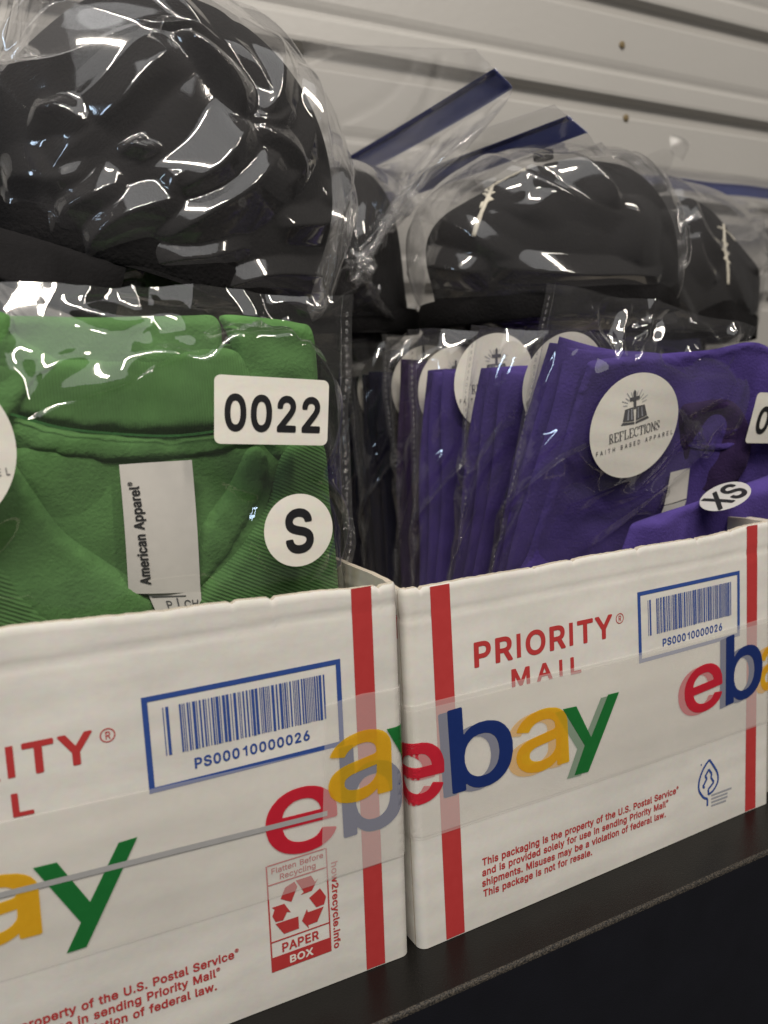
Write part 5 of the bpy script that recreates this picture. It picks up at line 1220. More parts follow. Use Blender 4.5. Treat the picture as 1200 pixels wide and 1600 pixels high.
def flatten(P, c, U, V, r, front):
    """film pressed flat behind a stiff sticker"""
    c = np.array(c); U = np.array(U, float); U /= np.linalg.norm(U)
    V = np.array(V, float); V -= U * (V @ U); V /= np.linalg.norm(V)
    N = np.cross(U, V)
    Q = P[front]
    d = Q - c
    rr_ = np.sqrt((d @ U) ** 2 + (d @ V) ** 2)
    w_ = 1 - smoothstep(r * 1.02, r * 1.5, rr_)
    P[front] = Q - N * ((d @ N) * w_)[..., None] - N * (0.0002 * w_)[..., None]


def bag_seam(P, col, parent, org, width=0.0042, side=-1):
    """welded side seam: a flat strip with a row of pressed dots along the edge of the bag"""
    E_ = P[col]                       # (nt, 3) edge line
    k = np.arange(len(E_))
    inn = 0.5 * (P[(col + 3) % len(P)] + P[(col - 3) % len(P)])
    d = E_ - inn
    d /= np.linalg.norm(d, axis=1)[:, None] + 1e-9
    d = 0.25 * d + 0.75 * d.mean(0); d /= np.linalg.norm(d, axis=1)[:, None]
    t = np.gradient(E_, axis=0); t /= np.linalg.norm(t, axis=1)[:, None] + 1e-9
    n = np.cross(t, d)
    V, F_ = [], []
    for i in range(len(E_)):
        V += [E_[i] - d[i] * 0.0004, E_[i] + d[i] * width * 0.5 + n[i] * 0.0004 * math.sin(i * 0.7), E_[i] + d[i] * width]
    for i in range(len(E_) - 1):
        for j in range(2):
            a = i * 3 + j
            F_.append((a, a + 3, a + 4, a + 1))
    s = mesh('side_seam', np.array(V) - org, F_, MAT['seamfilm'], parent, True)
    V, F_ = [], []
    L = np.concatenate([[0], np.cumsum(np.linalg.norm(np.diff(E_, axis=0), axis=1))])
    for q in np.arange(0.004, L[-1] - 0.004, 0.0031):
        c = np.array([np.interp(q, L, E_[:, m] + d[:, m] * width * 0.5) for m in range(3)])
        i = int(np.argmin(abs(L - q)))
        b0 = len(V)
        for sgn in (-1, 1):
            V.append(c + n[i] * sgn * 0.0006)
        for a in range(6):
            V.append(c + t[i] * 0.0010 * math.cos(a * math.pi / 3) + d[i] * 0.0007 * math.sin(a * math.pi / 3))
        for a in range(6):
            F_.append((b0, b0 + 2 + a, b0 + 2 + (a + 1) % 6)); F_.append((b0 + 1, b0 + 2 + (a + 1) % 6, b0 + 2 + a))
    o = mesh('seam_dots', np.array(V) - org, F_, MAT['seamfilm'], s, True)
    o['kind'] = 'stuff'
    return s


# ------------------------------------------------------------------ green shirt and its bag
GO = np.array([-0.0715, 0.040, 0.0045])
YG = 0.026
gs = empty('folded_shirt', GO)
tag(gs, 'green cotton shirt with ribbed collar and satin neck label, folded in the left box', 'shirt', 'folded shirts in clear bags')


def zg(*pts):
    """points measured on the enlarged picture of the green shirt -> (x, z)"""
    out = []
    for x, y in pts:
        p = at(x / 2.0, 440 + y / 2.0, YG)
        out.append((p[0], p[2]))
    return out


slab('body', (0, 0.004, 0.112), 0.0595, 0.0085, 0.1085, MAT['green_cloth'], gs, seed=3, amp=0.0012)
slab('body', (-0.001, 0.017, 0.110), 0.058, 0.006, 0.106, MAT['green_cloth'], gs, seed=4)
S = lambda pts, n=5: smooth_loop(zg(*pts), n)
yb = GO[1] - 0.0035
# upper folds
pillow('back_fold', S([(-160, 110), (60, 95), (300, 100), (600, 95), (700, 100), (720, 180), (700, 260), (400, 290), (100, 290), (-160, 280)]), yb, 0.0035, 0.004, MAT['green_cloth'], gs, GO, 5, 0.0011, lo=90, hi=420)
pillow('shoulder_fold', S([(715, 95), (830, 100), (960, 118), (1012, 150), (1030, 330), (1045, 520), (900, 560), (810, 430), (770, 260), (735, 150)]), yb, 0.0042, 0.005, MAT['green_cloth'], gs, GO, 6, 0.0012, lo=90, hi=420)
pillow('shoulder_fold', S([(-170, 90), (30, 92), (62, 165), (205, 255), (120, 330), (60, 420), (20, 470), (-170, 480)]), yb - 0.002, 0.0045, 0.005, MAT['green_cloth'], gs, GO, 7, 0.0012, lo=90, hi=420)
# the back of the neck: ribbed band, taped seam, cloth behind
pillow('inner_back', S([(60, 500), (400, 520), (820, 500), (860, 700), (700, 960), (560, 1080), (300, 1080), (120, 760)]), yb, 0.0016, 0.004, MAT['green_cloth'], gs, GO, 8, 0.0012, lo=80, hi=350)
pillow('back_collar', S([(-150, 240), (100, 235), (320, 228), (520, 215), (700, 198), (790, 240), (830, 400), (720, 462), (560, 480), (380, 474), (200, 455), (40, 412), (-150, 340)]), yb - 0.0015, 0.0040, 0.0045, MAT['green_rib'], gs, GO, 9, 0.0006)
pillow('neck_tape', S([(30, 418), (200, 462), (380, 482), (560, 488), (720, 470), (835, 440), (830, 505), (640, 552), (480, 572), (300, 566), (150, 545), (60, 520)]), yb - 0.0012, 0.0030, 0.0022, MAT['green_cloth'], gs, GO, 10, 0.0004)
pillow('seam_thread', S([(34, 409), (200, 454), (380, 473), (560, 479), (715, 461), (716, 468), (560, 487), (380, 481), (200, 462), (32, 417)]), yb - 0.0046, 0.0008, 0.0006, MAT['thread'], gs, GO, 11, 0.0)
# front of the neck
pillow('front_fold', S([(800, 520), (860, 545), (850, 660), (770, 820), (690, 930), (632, 985), (628, 860), (650, 760), (740, 640)]), yb - 0.0010, 0.0040, 0.004, MAT['green_cloth'], gs, GO, 12, 0.0009, lo=90, hi=420)
pillow('front_collar', S([(1035, 500), (1060, 700), (1085, 960), (1080, 1260), (640, 1260), (615, 1040), (650, 965), (720, 900), (800, 800), (865, 690), (890, 590), (930, 510)]), yb - 0.0020, 0.0046, 0.0055, MAT['green_rib2'], gs, GO, 13, 0.0009)
pillow('front_panel', S([(-170, 430), (-10, 455), (40, 555), (105, 655), (205, 790), (330, 880), (440, 955), (505, 1040), (510, 1260), (-170, 1260)]), yb - 0.0020, 0.0052, 0.006, MAT['green_cloth'], gs, GO, 14, 0.0011, lo=60, hi=260)
pillow('front_collar', S([(-170, 880), (0, 900), (70, 990), (140, 1060), (215, 1110), (210, 1260), (-170, 1260)]), yb - 0.0066, 0.0020, 0.003, MAT['green_rib2'], gs, GO, 15, 0.0006)
# satin neck label
lab = [at(x / 2.0, 440 + y / 2.0, yb - 0.0052) for x, y in ((372, 572), (598, 557), (628, 972), (402, 975))]
LTL, LTR, LBR, LBL = lab


def labsurf(u, v, h):
    p = (LBL * (1 - u) + LBR * u) * (1 - v) + (LTL * (1 - u) + LTR * u) * v
    bow = 0.0012 * math.sin(math.pi * v) + 0.0006 * math.sin(u * 5 + v * 3)
    return tuple(p + np.array([0, -1, 0]) * (h + bow) - GO)


lb = print_mesh('neck_label', [rect(0, 1, 0, 1)], labsurf, 0.0, MAT['satin'], gs, 0.06)
print_mesh('label_lettering', text_polys('American Apparel®', (0.30, 0.075), (0.235, 0.865), (0.165, 0.075), bold=18), labsurf, 0.00025, MAT['black'], lb, 0.05)
lab2 = [at(x / 2.0, 440 + y / 2.0, yb - 0.0048) for x, y in ((462, 975), (628, 970), (632, 1050), (500, 1060))]
MTL, MTR, MBR, MBL = lab2
msurf = lambda u, v, h: tuple((MBL * (1 - u) + MBR * u) * (1 - v) + (MTL * (1 - u) + MTR * u) * v + np.array([0, -h, 0]) - GO)
lb2 = print_mesh('care_label', [rect(0, 1, 0, 1)], msurf, 0.0, MAT['satin'], gs, 0.06)
print_mesh('label_lettering', text_polys('P | CH', (0.28, 0.45), (0.93, 0.45), (0.28, 0.72), bold=4), msurf, 0.0002, MAT['soft'], lb2, 0.06)
print_mesh('label_lettering', [rect(0.25, 0.5, 0.28, 0.36), rect(0.68, 0.95, 0.28, 0.36), rect(0.05, 0.7, 0.86, 0.9)], msurf, 0.0002, MAT['soft'], lb2, 0.06)

BAG_NR, BAG_NT = 130, 96


def poly_bag(w, l, hx, hz, hy, seed, org_c, top=0.985, topw=0.93, **kw):
    coll = [(np.array(org_c), I3, np.array([hx, hy, hz]), 5.0)]
    i = np.arange(BAG_NR)
    tri = np.where(i <= BAG_NR // 2, -1 + 4.0 * i / BAG_NR, 3 - 4.0 * i / BAG_NR)
    pos = np.stack([tri * w / 2 * topw, 0.003 * np.sin(tri * 4 + seed), l * top - 0.002 * tri ** 2 + 0.0012 * np.sin(tri * 7 + seed)], -1)[:, None]
    return sim_bag(w, l, (0, org_c[1], 0.0), (1, 0, 0), (0, 0, 1), (0, -1, 0), hy * 1.5, coll, BAG_NR, BAG_NT, zfloor=0.0, steps=46, seed=seed, suck=1.1e-4, grav=2e-5, noise=0.0035, suck_to=0.97,
                   nlim=(-hy * 1.5, hy * 1.35), pins=(np.array([BAG_NT - 1]), pos), **kw)


PG = poly_bag(0.153, 0.2440, 0.0612, 0.113, 0.0175, 31, (0, 0.0, 0.113))
FRONT = np.arange(1, BAG_NR // 2)
PG = crease(relax(PG, 5, []), 0.153, 0.244, 5, 0.0016, (0.03, 0.06), 4)
bg = empty('poly_bag', GO)
tag(bg, 'clear bag round the green shirt, stickers 0022 and S on its front', 'bag', 'clear shirt bags')


def gsurf(px, py, Y, U=(1, 0, 0), V=(0, 0, 1)):
    c = at(px, py, Y) - GO
    return c, planesurf(c, U, V)


YS = 0.0188
n_bl, n_br, n_tl = (at(*q, YS) - GO for q in ((333, 693), (509, 696), (337, 585)))
nU, nV = n_br - n_bl, n_tl - n_bl
flatten(PG, n_bl + nU * 0.5 + nV * 0.5, nU, nV, 0.022, FRONT)
cS = at(465, 828, YS) - GO
flatten(PG, cS, (1, 0.04, 0), (0, 0, 1), 0.0127, FRONT)
cL = at(-132, 706, YS) - GO
flatten(PG, cL, (1, 0, 0), (0, 0, 1), 0.0254, FRONT)
shG = Sheet(upsample(PG, 2), 0.153, 0.244, Matrix.Translation(Vector(GO)))
for a_, c_2, H, w1, w2 in (((440, 500), (448, 600), .0030, .004, .006), ((470, 520), (466, 590), .0025, .003, .004), ((350, 505), (400, 585), .0030, .006, .010), ((200, 545), (330, 560), .0025, .006, .006), ((455, 700), (420, 790), .0030, .012, .010),
                           ((505, 585), (525, 640), .0035, .006, .006), ((430, 705), (520, 720), .0022, .008, .010), ((330, 935), (540, 905), .0035, .010, .008), ((60, 960), (240, 930), .0030, .010, .010), ((420, 470), (540, 480), .0030, .005, .005), ((100, 480), (300, 490), .0025, .006, .006)):
    shG.ridge_px(a_, c_2, H, w1, w2, 3.0)
shG.scatter(12, 62, R(80), 0.5, (0.012, 0.03), (0.001, 0.0024), (0.003, 0.006), 0.02, 0.153, 0.205, 0.244)
PG2 = shG.done()
F2 = np.arange(1, BAG_NR)
flatten(PG2, n_bl + nU * 0.5 + nV * 0.5, nU, nV, 0.0215, F2); flatten(PG2, cS, (1, 0.04, 0), (0, 0, 1), 0.0122, F2)
tube_mesh('film', PG2, MAT['poly'], bg, 0)
bag_seam(PG, BAG_NR // 2, bg, np.zeros(3))
bag_seam(PG, 0, bg, np.zeros(3))
nw, nh = np.linalg.norm(nU), np.linalg.norm(nV)
number_sticker(bg, planesurf(n_bl, nU, nV), '0022', nw, nh)
size_sticker(bg, planesurf(cS, (1, 0.04, 0.03), (-0.03, 0, 1)), 'S')
logo_sticker(bg, planesurf(cL, (1, 0, 0.05), (0, 0, 1)))


# ------------------------------------------------------------------ purple and dark shirts, filed front to back in the right box
def shirt_block(name_mat, root, hx, hz, n, seed, cx=0.0):
    m = MAT[name_mat]
    y = -0.0075 * (n - 1) / 2
    r = random.Random(seed)
    for i in range(n):
        slab('folded_layer', (cx + r.uniform(-0.0015, 0.0015) + (0.003 if i == 0 else 0), y, 0.004 + hz + r.uniform(-0.002, 0.0005)), hx - (0.003 if i == 0 else r.uniform(0, 0.003)), 0.0046, hz, m, root, seed + i, 0.0009, 26, 34)
        y += 0.0075


PP = poly_bag(0.1315, 0.240, 0.0525, 0.104, 0.0135, 77, (0, 0, 0.106))
PP2 = poly_bag(0.1315, 0.240, 0.0525, 0.108, 0.0125, 91, (0, 0, 0.110))

PP = crease(relax(PP, 4, []), 0.1315, 0.24, 6, 0.0018, (0.025, 0.06), 4)
PP2 = crease(relax(PP2, 4, []), 0.1315, 0.24, 8, 0.0018, (0.025, 0.06), 4)


def place(o, bl, yaw, lean, roll):
    """o stands at bl; lean tips its top towards the viewer, roll turns it in its own plane"""
    o.matrix_world = Matrix.Translation(Vector(bl)) @ Matrix.Rotation(yaw, 4, 'Z') @ Matrix.Rotation(lean, 4, 'X') @ Matrix.Rotation(roll, 4, 'Y')


def copy_part(o, parent):
    c = o.copy(); COL.objects.link(c); c.parent = parent
    for ch in o.children: copy_part(ch, c)
    return c


# front bag A: its plane was measured from its round sticker
A_P0 = np.array([0.14903, 0.04709, 0.18731]); A_U = np.array([0.9954, -0.09585, 0.0]); A_V = np.array([-0.0227, -0.23575, 0.97155]); A_N = np.cross(A_U, A_V)
ROLLA = R(9.0)
aX = A_U * math.cos(ROLLA) - A_V * math.sin(ROLLA); aZ = A_U * math.sin(ROLLA) + A_V * math.cos(ROLLA)
tl = A_P0 + A_U * -0.0400 + A_V * 0.0650
base = tl + aX * 0.0590 - aZ * 0.238 - A_N * 0.0135
MA = Matrix.Identity(4)
for i in range(3):
    MA[i][0], MA[i][1], MA[i][2], MA[i][3] = aX[i], -A_N[i], aZ[i], base[i]
MAi = MA.inverted()


def onA(px, py, lift=0.0):
    d = ray(px, py)
    t = ((A_P0 + A_N * lift - CAM) @ A_N) / (d @ A_N)
    return CAM + t * d


def toA(p): return np.array(MAi @ Vector(p))
def dirA(v): return np.array(MAi.to_3x3() @ Vector(v))


sa = empty('folded_shirt'); sa.matrix_world = MA
tag(sa, 'bright purple folded shirt, frontmost in the right box behind the book sticker', 'shirt', 'folded shirts in clear bags')
for i, (y, hz, dx) in enumerate(((0.007, 0.1015, 0.0), (0.0, 0.1035, -0.0005), (-0.0065, 0.1025, 0.001))):
    slab('folded_layer', (dx, y, 0.006 + hz), 0.0515, 0.0045, hz, MAT['purple'], sa, 40 + i, 0.0012)
zA = lambda *pts: smooth_loop([(lambda q: (q[0], q[2]))(toA(onA(760 + x / 2.727, 420 + y / 2.727))) for x, y in pts], 5)
O0 = (0, 0, 0)
pillow('front_fold', zA((470, 396), (700, 372), (960, 352), (1230, 340), (1400, 700), (1300, 1200), (900, 1400), (150, 1420), (190, 1230), (265, 1000), (330, 790), (395, 570), (440, 440)), -0.0105, 0.0034, 0.004, MAT['purple'], sa, O0, 44, 0.0012, lo=50, hi=260)
pillow('neck_fold', zA((830, 600), (900, 570), (1040, 560), (1110, 640), (1130, 760), (1080, 900), (960, 960), (860, 930), (820, 760)), -0.0128, 0.0022, 0.004, MAT['plum'], sa, O0, 45, 0.0012, lo=90, hi=420)  # darker cloth paints in the shade of the neck opening
pillow('neck_tape', zA((870, 735), (1010, 742), (1080, 700), (1088, 724), (1016, 768), (870, 760)), -0.0146, 0.0012, 0.0012, MAT['purple'], sa, O0, 46, 0.0003)
lsf = lambda u, v, h: (u, -0.0152 - h + 0.0008 * math.sin(u * 160 + v * 90), v)
zQ = lambda *pts: np.array([(lambda q: (q[0], q[2]))(toA(onA(760 + x / 2.727, 420 + y / 2.727))) for x, y in pts])
print_mesh('neck_label', [(zQ((772, 862), (862, 846), (846, 975), (744, 1000)), [])], lsf, 0.0, MAT['satin'], sa, 0.004)
print_mesh('care_label', [(zQ((744, 1003), (846, 980), (780, 1160), (700, 1125)), [])], lsf, 0.0, MAT['shadesticker'], sa, 0.004)  # label greyed, its dimmer lower end put into the colour
# loose hem bunched in the near right corner of the box
hc = [at(985, 822, 0.034), at(1222, 738, 0.031), at(1222, 880, 0.035), at(950, 915, 0.037)]
V_, F_ = [], []
hw = Wob(71, 9, 60, 260)
for i in range(41):
    for j in range(25):
        u, v = i / 40, j / 24
        q_ = (hc[0] * (1 - u) + hc[1] * u) * (1 - v) + (hc[3] * (1 - u) + hc[2] * u) * v
        e_ = min(1.0, min(u, 1 - u, v, 1 - v) * 7)
        q_ = q_ + np.array([0, -1, 0.3]) * (0.0045 * math.sqrt(e_) + 0.0022 * float(hw(q_)) * e_)
        V_.append(toA(q_))
for i in range(40):
    for j in range(24):
        a_ = i * 25 + j
        F_.append((a_, a_ + 25, a_ + 26, a_ + 1))
hm = mesh('hem_fold', V_, F_, MAT['purple'], sa, True, 1)
sd_ = hm.modifiers.new('thick', 'SOLIDIFY'); sd_.thickness = 0.0012
cA = toA(A_P0)
g_ = R(10.4)
sU = dirA(A_U * math.cos(g_) + A_V * math.sin(g_)); sV = dirA(-A_U * math.sin(g_) + A_V * math.cos(g_))
ba = empty('poly_bag'); ba.matrix_world = MA
tag(ba, 'clear bag with a full round book sticker, frontmost bag in the right box', 'bag', 'clear shirt bags')
cA[1] = min(cA[1], -0.0172)
FA = PP.copy()
flatten(FA, cA, sU, sV, 0.0254, FRONT)
c00 = toA(onA(1160, 691, 0.004)); c00t = toA(onA(1181, 612, 0.004)); v00 = c00t - c00
u00 = np.array([v00[2], 0.0, -v00[0]])
flatten(FA, c00 + u00 * 0.7 + v00 * 0.5, u00, v00, 0.022, FRONT)
shA = Sheet(upsample(FA, 2), 0.1315, 0.24, MA)
for a_, c_2, H, w1, w2 in (((925, 478), (966, 566), .0050, .006, .004), ((990, 470), (968, 572), .0045, .004, .006), ((1018, 505), (1003, 572), .0040, .004, .003), ((1030, 488), (1002, 520), .0030, .003, .003), ((1080, 505), (1140, 545), .0035, .004, .006),
                           ((1160, 500), (1130, 585), .0050, .008, .005), ((1000, 575), (1075, 500), .0035, .006, .008), ((1040, 600), (1130, 560), .0030, .006, .006), ((880, 800), (1030, 735), .0035, .007, .006), ((960, 800), (1060, 700), .0035, .005, .008),
                           ((900, 870), (1190, 730), .0045, .008, .006), ((1060, 620), (1065, 730), .0025, .006, .005), ((905, 460), (1010, 462), .0025, .004, .004),
                           ((1050, 590), (1215, 565), .0065, .010, .016), ((1075, 545), (1165, 610), .0055, .008, .014), ((1050, 700), (1200, 650), .0050, .010, .014), ((930, 780), (1060, 770), .0040, .008, .012)):
    shA.ridge_px(a_, c_2, H, w1, w2, 3.0)
shA.scatter(12, 61, R(70), 0.5, (0.012, 0.03), (0.001, 0.0024), (0.003, 0.006), 0.0, 0.13, 0.19, 0.24)
FA2 = shA.done()
F2 = np.arange(1, BAG_NR)
flatten(FA2, cA, sU, sV, 0.0245, F2)
tube_mesh('film', FA2, MAT['poly'], ba, 0)
bag_seam(FA, 0, ba, np.zeros(3)); bag_seam(FA, BAG_NR // 2, ba, np.zeros(3))
logo_sticker(ba, planesurf(cA, sU, sV))
number_sticker(ba, planesurf(c00, u00, v00), '0018', 0.0455, float(np.linalg.norm(v00)))
cx_ = at(1134, 779, 0.0195)
dx_ = ray(1134, 779); dx_ /= np.linalg.norm(dx_)
la_ = AX_R * 0.84 + AX_U * 0.54; sb_ = -AX_R * 0.54 + AX_U * 0.84
size_sticker(ba, planesurf(toA(cx_), dirA(la_), dirA(sb_ * 0.5 + dx_ * 0.86)), 'XS', 0.0116, 'shadesticker')

stack = [  # left edge x, depth y, lean, roll, cloth, layers, sticker centre in the picture, label words
    (0.0820, 0.133, 12.5, 3.0, 'purple', 3, (880, 600), 'bright purple folded shirt, second from the front in the right box'),
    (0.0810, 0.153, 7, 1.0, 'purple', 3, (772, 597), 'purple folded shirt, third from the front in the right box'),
    (0.0870, 0.176, 3.5, 0.5, 'plum', 3, (712, 612), 'dark plum folded shirt, fourth from the front in the right box'),  # dark cloths from here back, shade in the box partly put into them
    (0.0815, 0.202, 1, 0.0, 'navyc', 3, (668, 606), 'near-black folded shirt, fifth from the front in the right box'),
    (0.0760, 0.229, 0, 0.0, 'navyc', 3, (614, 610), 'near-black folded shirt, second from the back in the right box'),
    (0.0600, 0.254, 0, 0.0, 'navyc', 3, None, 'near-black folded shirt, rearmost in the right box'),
]
for k, (xl, y, lean, roll, cl, nl, sp, lab_) in enumerate(stack):
    w_ = 0.118
    so = empty('folded_shirt'); bo = empty('poly_bag')
    place(so, (xl + 0.053, y, 0.0045), 0, R(lean), R(roll)); place(bo, (xl + 0.053, y, 0.0045), 0, R(lean), R(roll))
    bpy.context.view_layer.update()
    tag(so, lab_, 'shirt', 'folded shirts in clear bags')
    tag(bo, 'clear bag round the ' + lab_.replace('folded ', ''), 'bag', 'clear shirt bags')
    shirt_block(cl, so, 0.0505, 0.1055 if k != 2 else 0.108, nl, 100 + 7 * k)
    Fk = (PP2 if k % 2 == 0 else PP).copy()
    mi = bo.matrix_world.inverted()
    if sp is not None:
        n_ = np.array(bo.matrix_world.to_3x3() @ Vector((0, -1, 0)))
        p0 = np.array(bo.matrix_world @ Vector((0, -0.0150, 0.1)))
        d = ray(*sp)
        hit = CAM + d * ((p0 - CAM) @ n_) / (d @ n_)
        c = np.array(mi @ Vector(hit))
        flatten(Fk, c, (1, 0, 0.06), (-0.06, 0, 1), 0.0254, FRONT)
    tube_mesh('film', Fk, MAT['poly'], bo)
    bag_seam(Fk, 0, bo, np.zeros(3))
    if sp is not None:
        logo_sticker(bo, planesurf(c, (1, 0, 0.06), (-0.06, 0, 1)))

# one more dark shirt, in the third box
so = empty('folded_shirt')
place(so, (0.300, 0.200, 0.0045), 0, 0, 0)
tag(so, 'near-black folded shirt in the box at the far right', 'shirt', 'folded shirts in clear bags')
shirt_block('navyc', so, 0.0505, 0.1150, 6, 300)

# ------------------------------------------------------------------ black caps in zip bags, resting on the shirts
class Cap:
    def __init__(self, label, base, rx, ry, h, yaw, tilt, seed, brim=True):
        self.rx, self.ry, self.h = rx, ry, h
        self.M = Matrix.Translation(Vector(base)) @ Matrix.Rotation(tilt[1], 4, tilt[0]) @ Matrix.Rotation(yaw, 4, 'Z')
        self.root = empty('baseball_cap'); self.root.matrix_world = self.M
        tag(self.root, label, 'cap', 'black caps in zip bags')
        Rm = np.array(self.M.to_3x3())
        c = np.array(self.M @ Vector((0, 0, h * 0.42)))
        self.coll = (c, Rm, np.array([rx * 1.05, ry * 1.06, h * 0.61]), 2.3)
        wb = Wob(seed, 10, 22, 90)
        nt_, nr_ = 26, 72
        V, F_ = [], []
        for i in range(nt_ + 1):
            t = i / nt_
            for j in range(nr_):
                a = 2 * math.pi * j / nr_
                if t < 0.22:
                    rr_, z = 1.0, h * (0.36 * t / 0.22)
                else:
                    e = (t - 0.22) / 0.78 * math.pi / 2
                    rr_, z = max(1e-4, math.cos(e)) ** 0.82, h * (0.36 + 0.64 * math.sin(e))
                groove = math.exp(-((((a * 6 / (2 * math.pi) + 0.5) % 1.0) - 0.5) / 0.03) ** 2)
                p = np.array([math.cos(a) * rx * rr_, math.sin(a) * ry * rr_, z])
                n = p / np.array([rx * rx, ry * ry, h * h]); n /= np.linalg.norm(n) + 1e-9
                p = p + n * (min(0.0015, 0.0085 * (float(wb(p)) - 0.35)) - 0.0014 * groove)
                V.append(p)
        for i in range(nt_):
            for j in range(nr_):
                a, b = i * nr_ + j, i * nr_ + (j + 1) % nr_
                F_.append((a, b, b + nr_, a + nr_))
        self.crown = mesh('crown', V, F_, MAT['blackc'], self.root, True, 1)
        # stitched rim band
        V, F_ = [], []
        for j in range(nr_):
            a = 2 * math.pi * j / nr_
            for r_, z in ((1.004, 0.0), (1.02, 0.002), (1.022, 0.012), (1.004, 0.015)):
                V.append((math.cos(a) * rx * r_, math.sin(a) * ry * r_, z))
        for j in range(nr_):
            for k in range(3):
                a, b = j * 4 + k, ((j + 1) % nr_) * 4 + k
                F_.append((a, b, b + 1, a + 1))
        mesh('rim_band', V, F_, MAT['blackc'], self.root, True)
        disc('top_button', (0, 0, h + 0.001), (0, 0, 1), 0.006, MAT['blackc'], self.root, 0.0022)
        if brim:
            V, F_ = [], []
            na, nb = 30, 10
            for side in (0, 1):
                for i in range(na + 1):
                    a = math.pi * (1.12 + 0.76 * i / na)
                    for k in range(nb + 1):
                        q = k / nb
                        ext = 0.066 * math.sin(math.pi * (i / na)) ** 0.55
                        x = math.cos(a) * (rx + ext * q * 0.55); y = math.sin(a) * (ry + ext * q)
                        z = 0.006 - 0.016 * (math.cos(a) ** 2) * (0.4 + q) - 0.010 * q - (0.0026 if side else 0)
                        V.append((x, y, z))
            K = (na + 1) * (nb + 1)
            for i in range(na):
                for k in range(nb):
                    a = i * (nb + 1) + k; b = a + nb + 1
                    F_.append((a, a + 1, b + 1, b)); F_.append((K + a, K + b, K + b + 1, K + a + 1))
                a = i * (nb + 1) + nb; b = a + nb + 1
                F_.append((a, K + a, K + b, b))
            mesh('brim', V, F_, MAT['blackc'], self.root, True)
        bpy.context.view_layer.update()

    def hit(self, px, py, scale=1.0):
        """where the line of sight through this point of the picture meets the crown"""
        d = Vector(ray(px, py))
        mi = self.M.inverted()
        o_ = mi @ Vector(CAM); dd = (mi.to_3x3() @ d)
        ob = self.crown
        res = ob.ray_cast(o_, dd.normalized())
        if res[0]:
            return np.array(res[1]), np.array(res[2])
        # nearest approach, pulled on to the crown
        t = -(o_.dot(dd)) / dd.dot(dd)
        ok, loc, nrm, _ = ob.closest_point_on_mesh(o_ + dd * t)
        return np.array(loc), np.array(nrm)

    def stitch(self, pts, r, knob=None):
        V, F_ = [], []
        P = []
        for a, b in zip(pts[:-1], pts[1:]):
            n = max(2, int(math.hypot(b[0] - a[0], b[1] - a[1]) / 3))
            for s in range(n): P.append((a[0] + (b[0] - a[0]) * s / n, a[1] + (b[1] - a[1]) * s / n))
        P.append(pts[-1])
        H = [self.hit(*p) for p in P]
        X = np.array([h_[0] for h_ in H]); Nn = np.array([h_[1] for h_ in H])
        T = np.gradient(X, axis=0); T /= np.linalg.norm(T, axis=1)[:, None] + 1e-9
        B = np.cross(T, Nn)
        rs = random.Random(len(P))
        for i in range(len(P)):
            rr_ = r * rs.uniform(0.85, 1.2)
            if knob and i >= len(P) - 3: rr_ = knob
            for k in range(7):
                a = 2 * math.pi * k / 7
                V.append(X[i] + Nn[i] * (0.0004 + rr_ * 0.55 * math.sin(a)) + B[i] * rr_ * math.cos(a))
        for i in range(len(P) - 1):
            for k in range(7):
                a, b = i * 7 + k, i * 7 + (k + 1) % 7
                F_.append((a, b, b + 7, a + 7))
        for e in (0, len(P) - 1): F_.append(tuple(e * 7 + k for k in range(7)))
        return mesh('embroidered_lettering', V, F_, MAT['embroid'], self.root, True)


ZF = 0.2425
c1 = Cap('big black cap in a crumpled bag above the green shirt', (-0.058, 0.155, ZF + 0.010), 0.083, 0.084, 0.132, R(-78), ('Y', R(17)), 3)
c2 = Cap('black cap with cream cross-shaped embroidery above the purple shirts', (0.195, 0.158, ZF + 0.004), 0.086, 0.058, 0.096, R(180), ('Y', R(-3)), 5)
c4 = Cap('black cap half hidden between the big cap and the embroidered cap', (0.085, 0.250, ZF + 0.004), 0.058, 0.060, 0.105, R(180), ('X', R(3)), 7)
c3 = Cap('black cap at the right edge with a small cream embroidered cross', (0.360, 0.236, ZF + 0.000), 0.092, 0.060, 0.114, R(180), ('Y', R(3)), 9)

c2.stitch([(795, 232), (789, 246), (783, 262), (776, 276), (768, 296), (760, 316), (752, 334), (746, 350), (740, 370)], 0.0013)
c2.stitch([(754, 263), (766, 258), (782, 256), (800, 254), (812, 255), (819, 257)], 0.0010, 0.0021)
c2.stitch([(777, 268), (765, 272), (762, 280), (774, 278), (779, 272), (774, 288), (762, 290), (759, 299), (772, 302), (762, 306), (756, 303), (769, 313), (754, 318), (751, 326)], 0.0010)
c3.stitch([(1130, 352), (1131, 366), (1131, 380), (1133, 396), (1136, 412), (1137, 428), (1137, 445)], 0.0013)
c3.stitch([(1121, 355), (1130, 359), (1139, 366), (1148, 377)], 0.0010)
c3.stitch([(1128, 376), (1136, 382), (1128, 390), (1138, 396), (1131, 404), (1140, 412)], 0.0009)

ZNR, ZNT = 176, 92


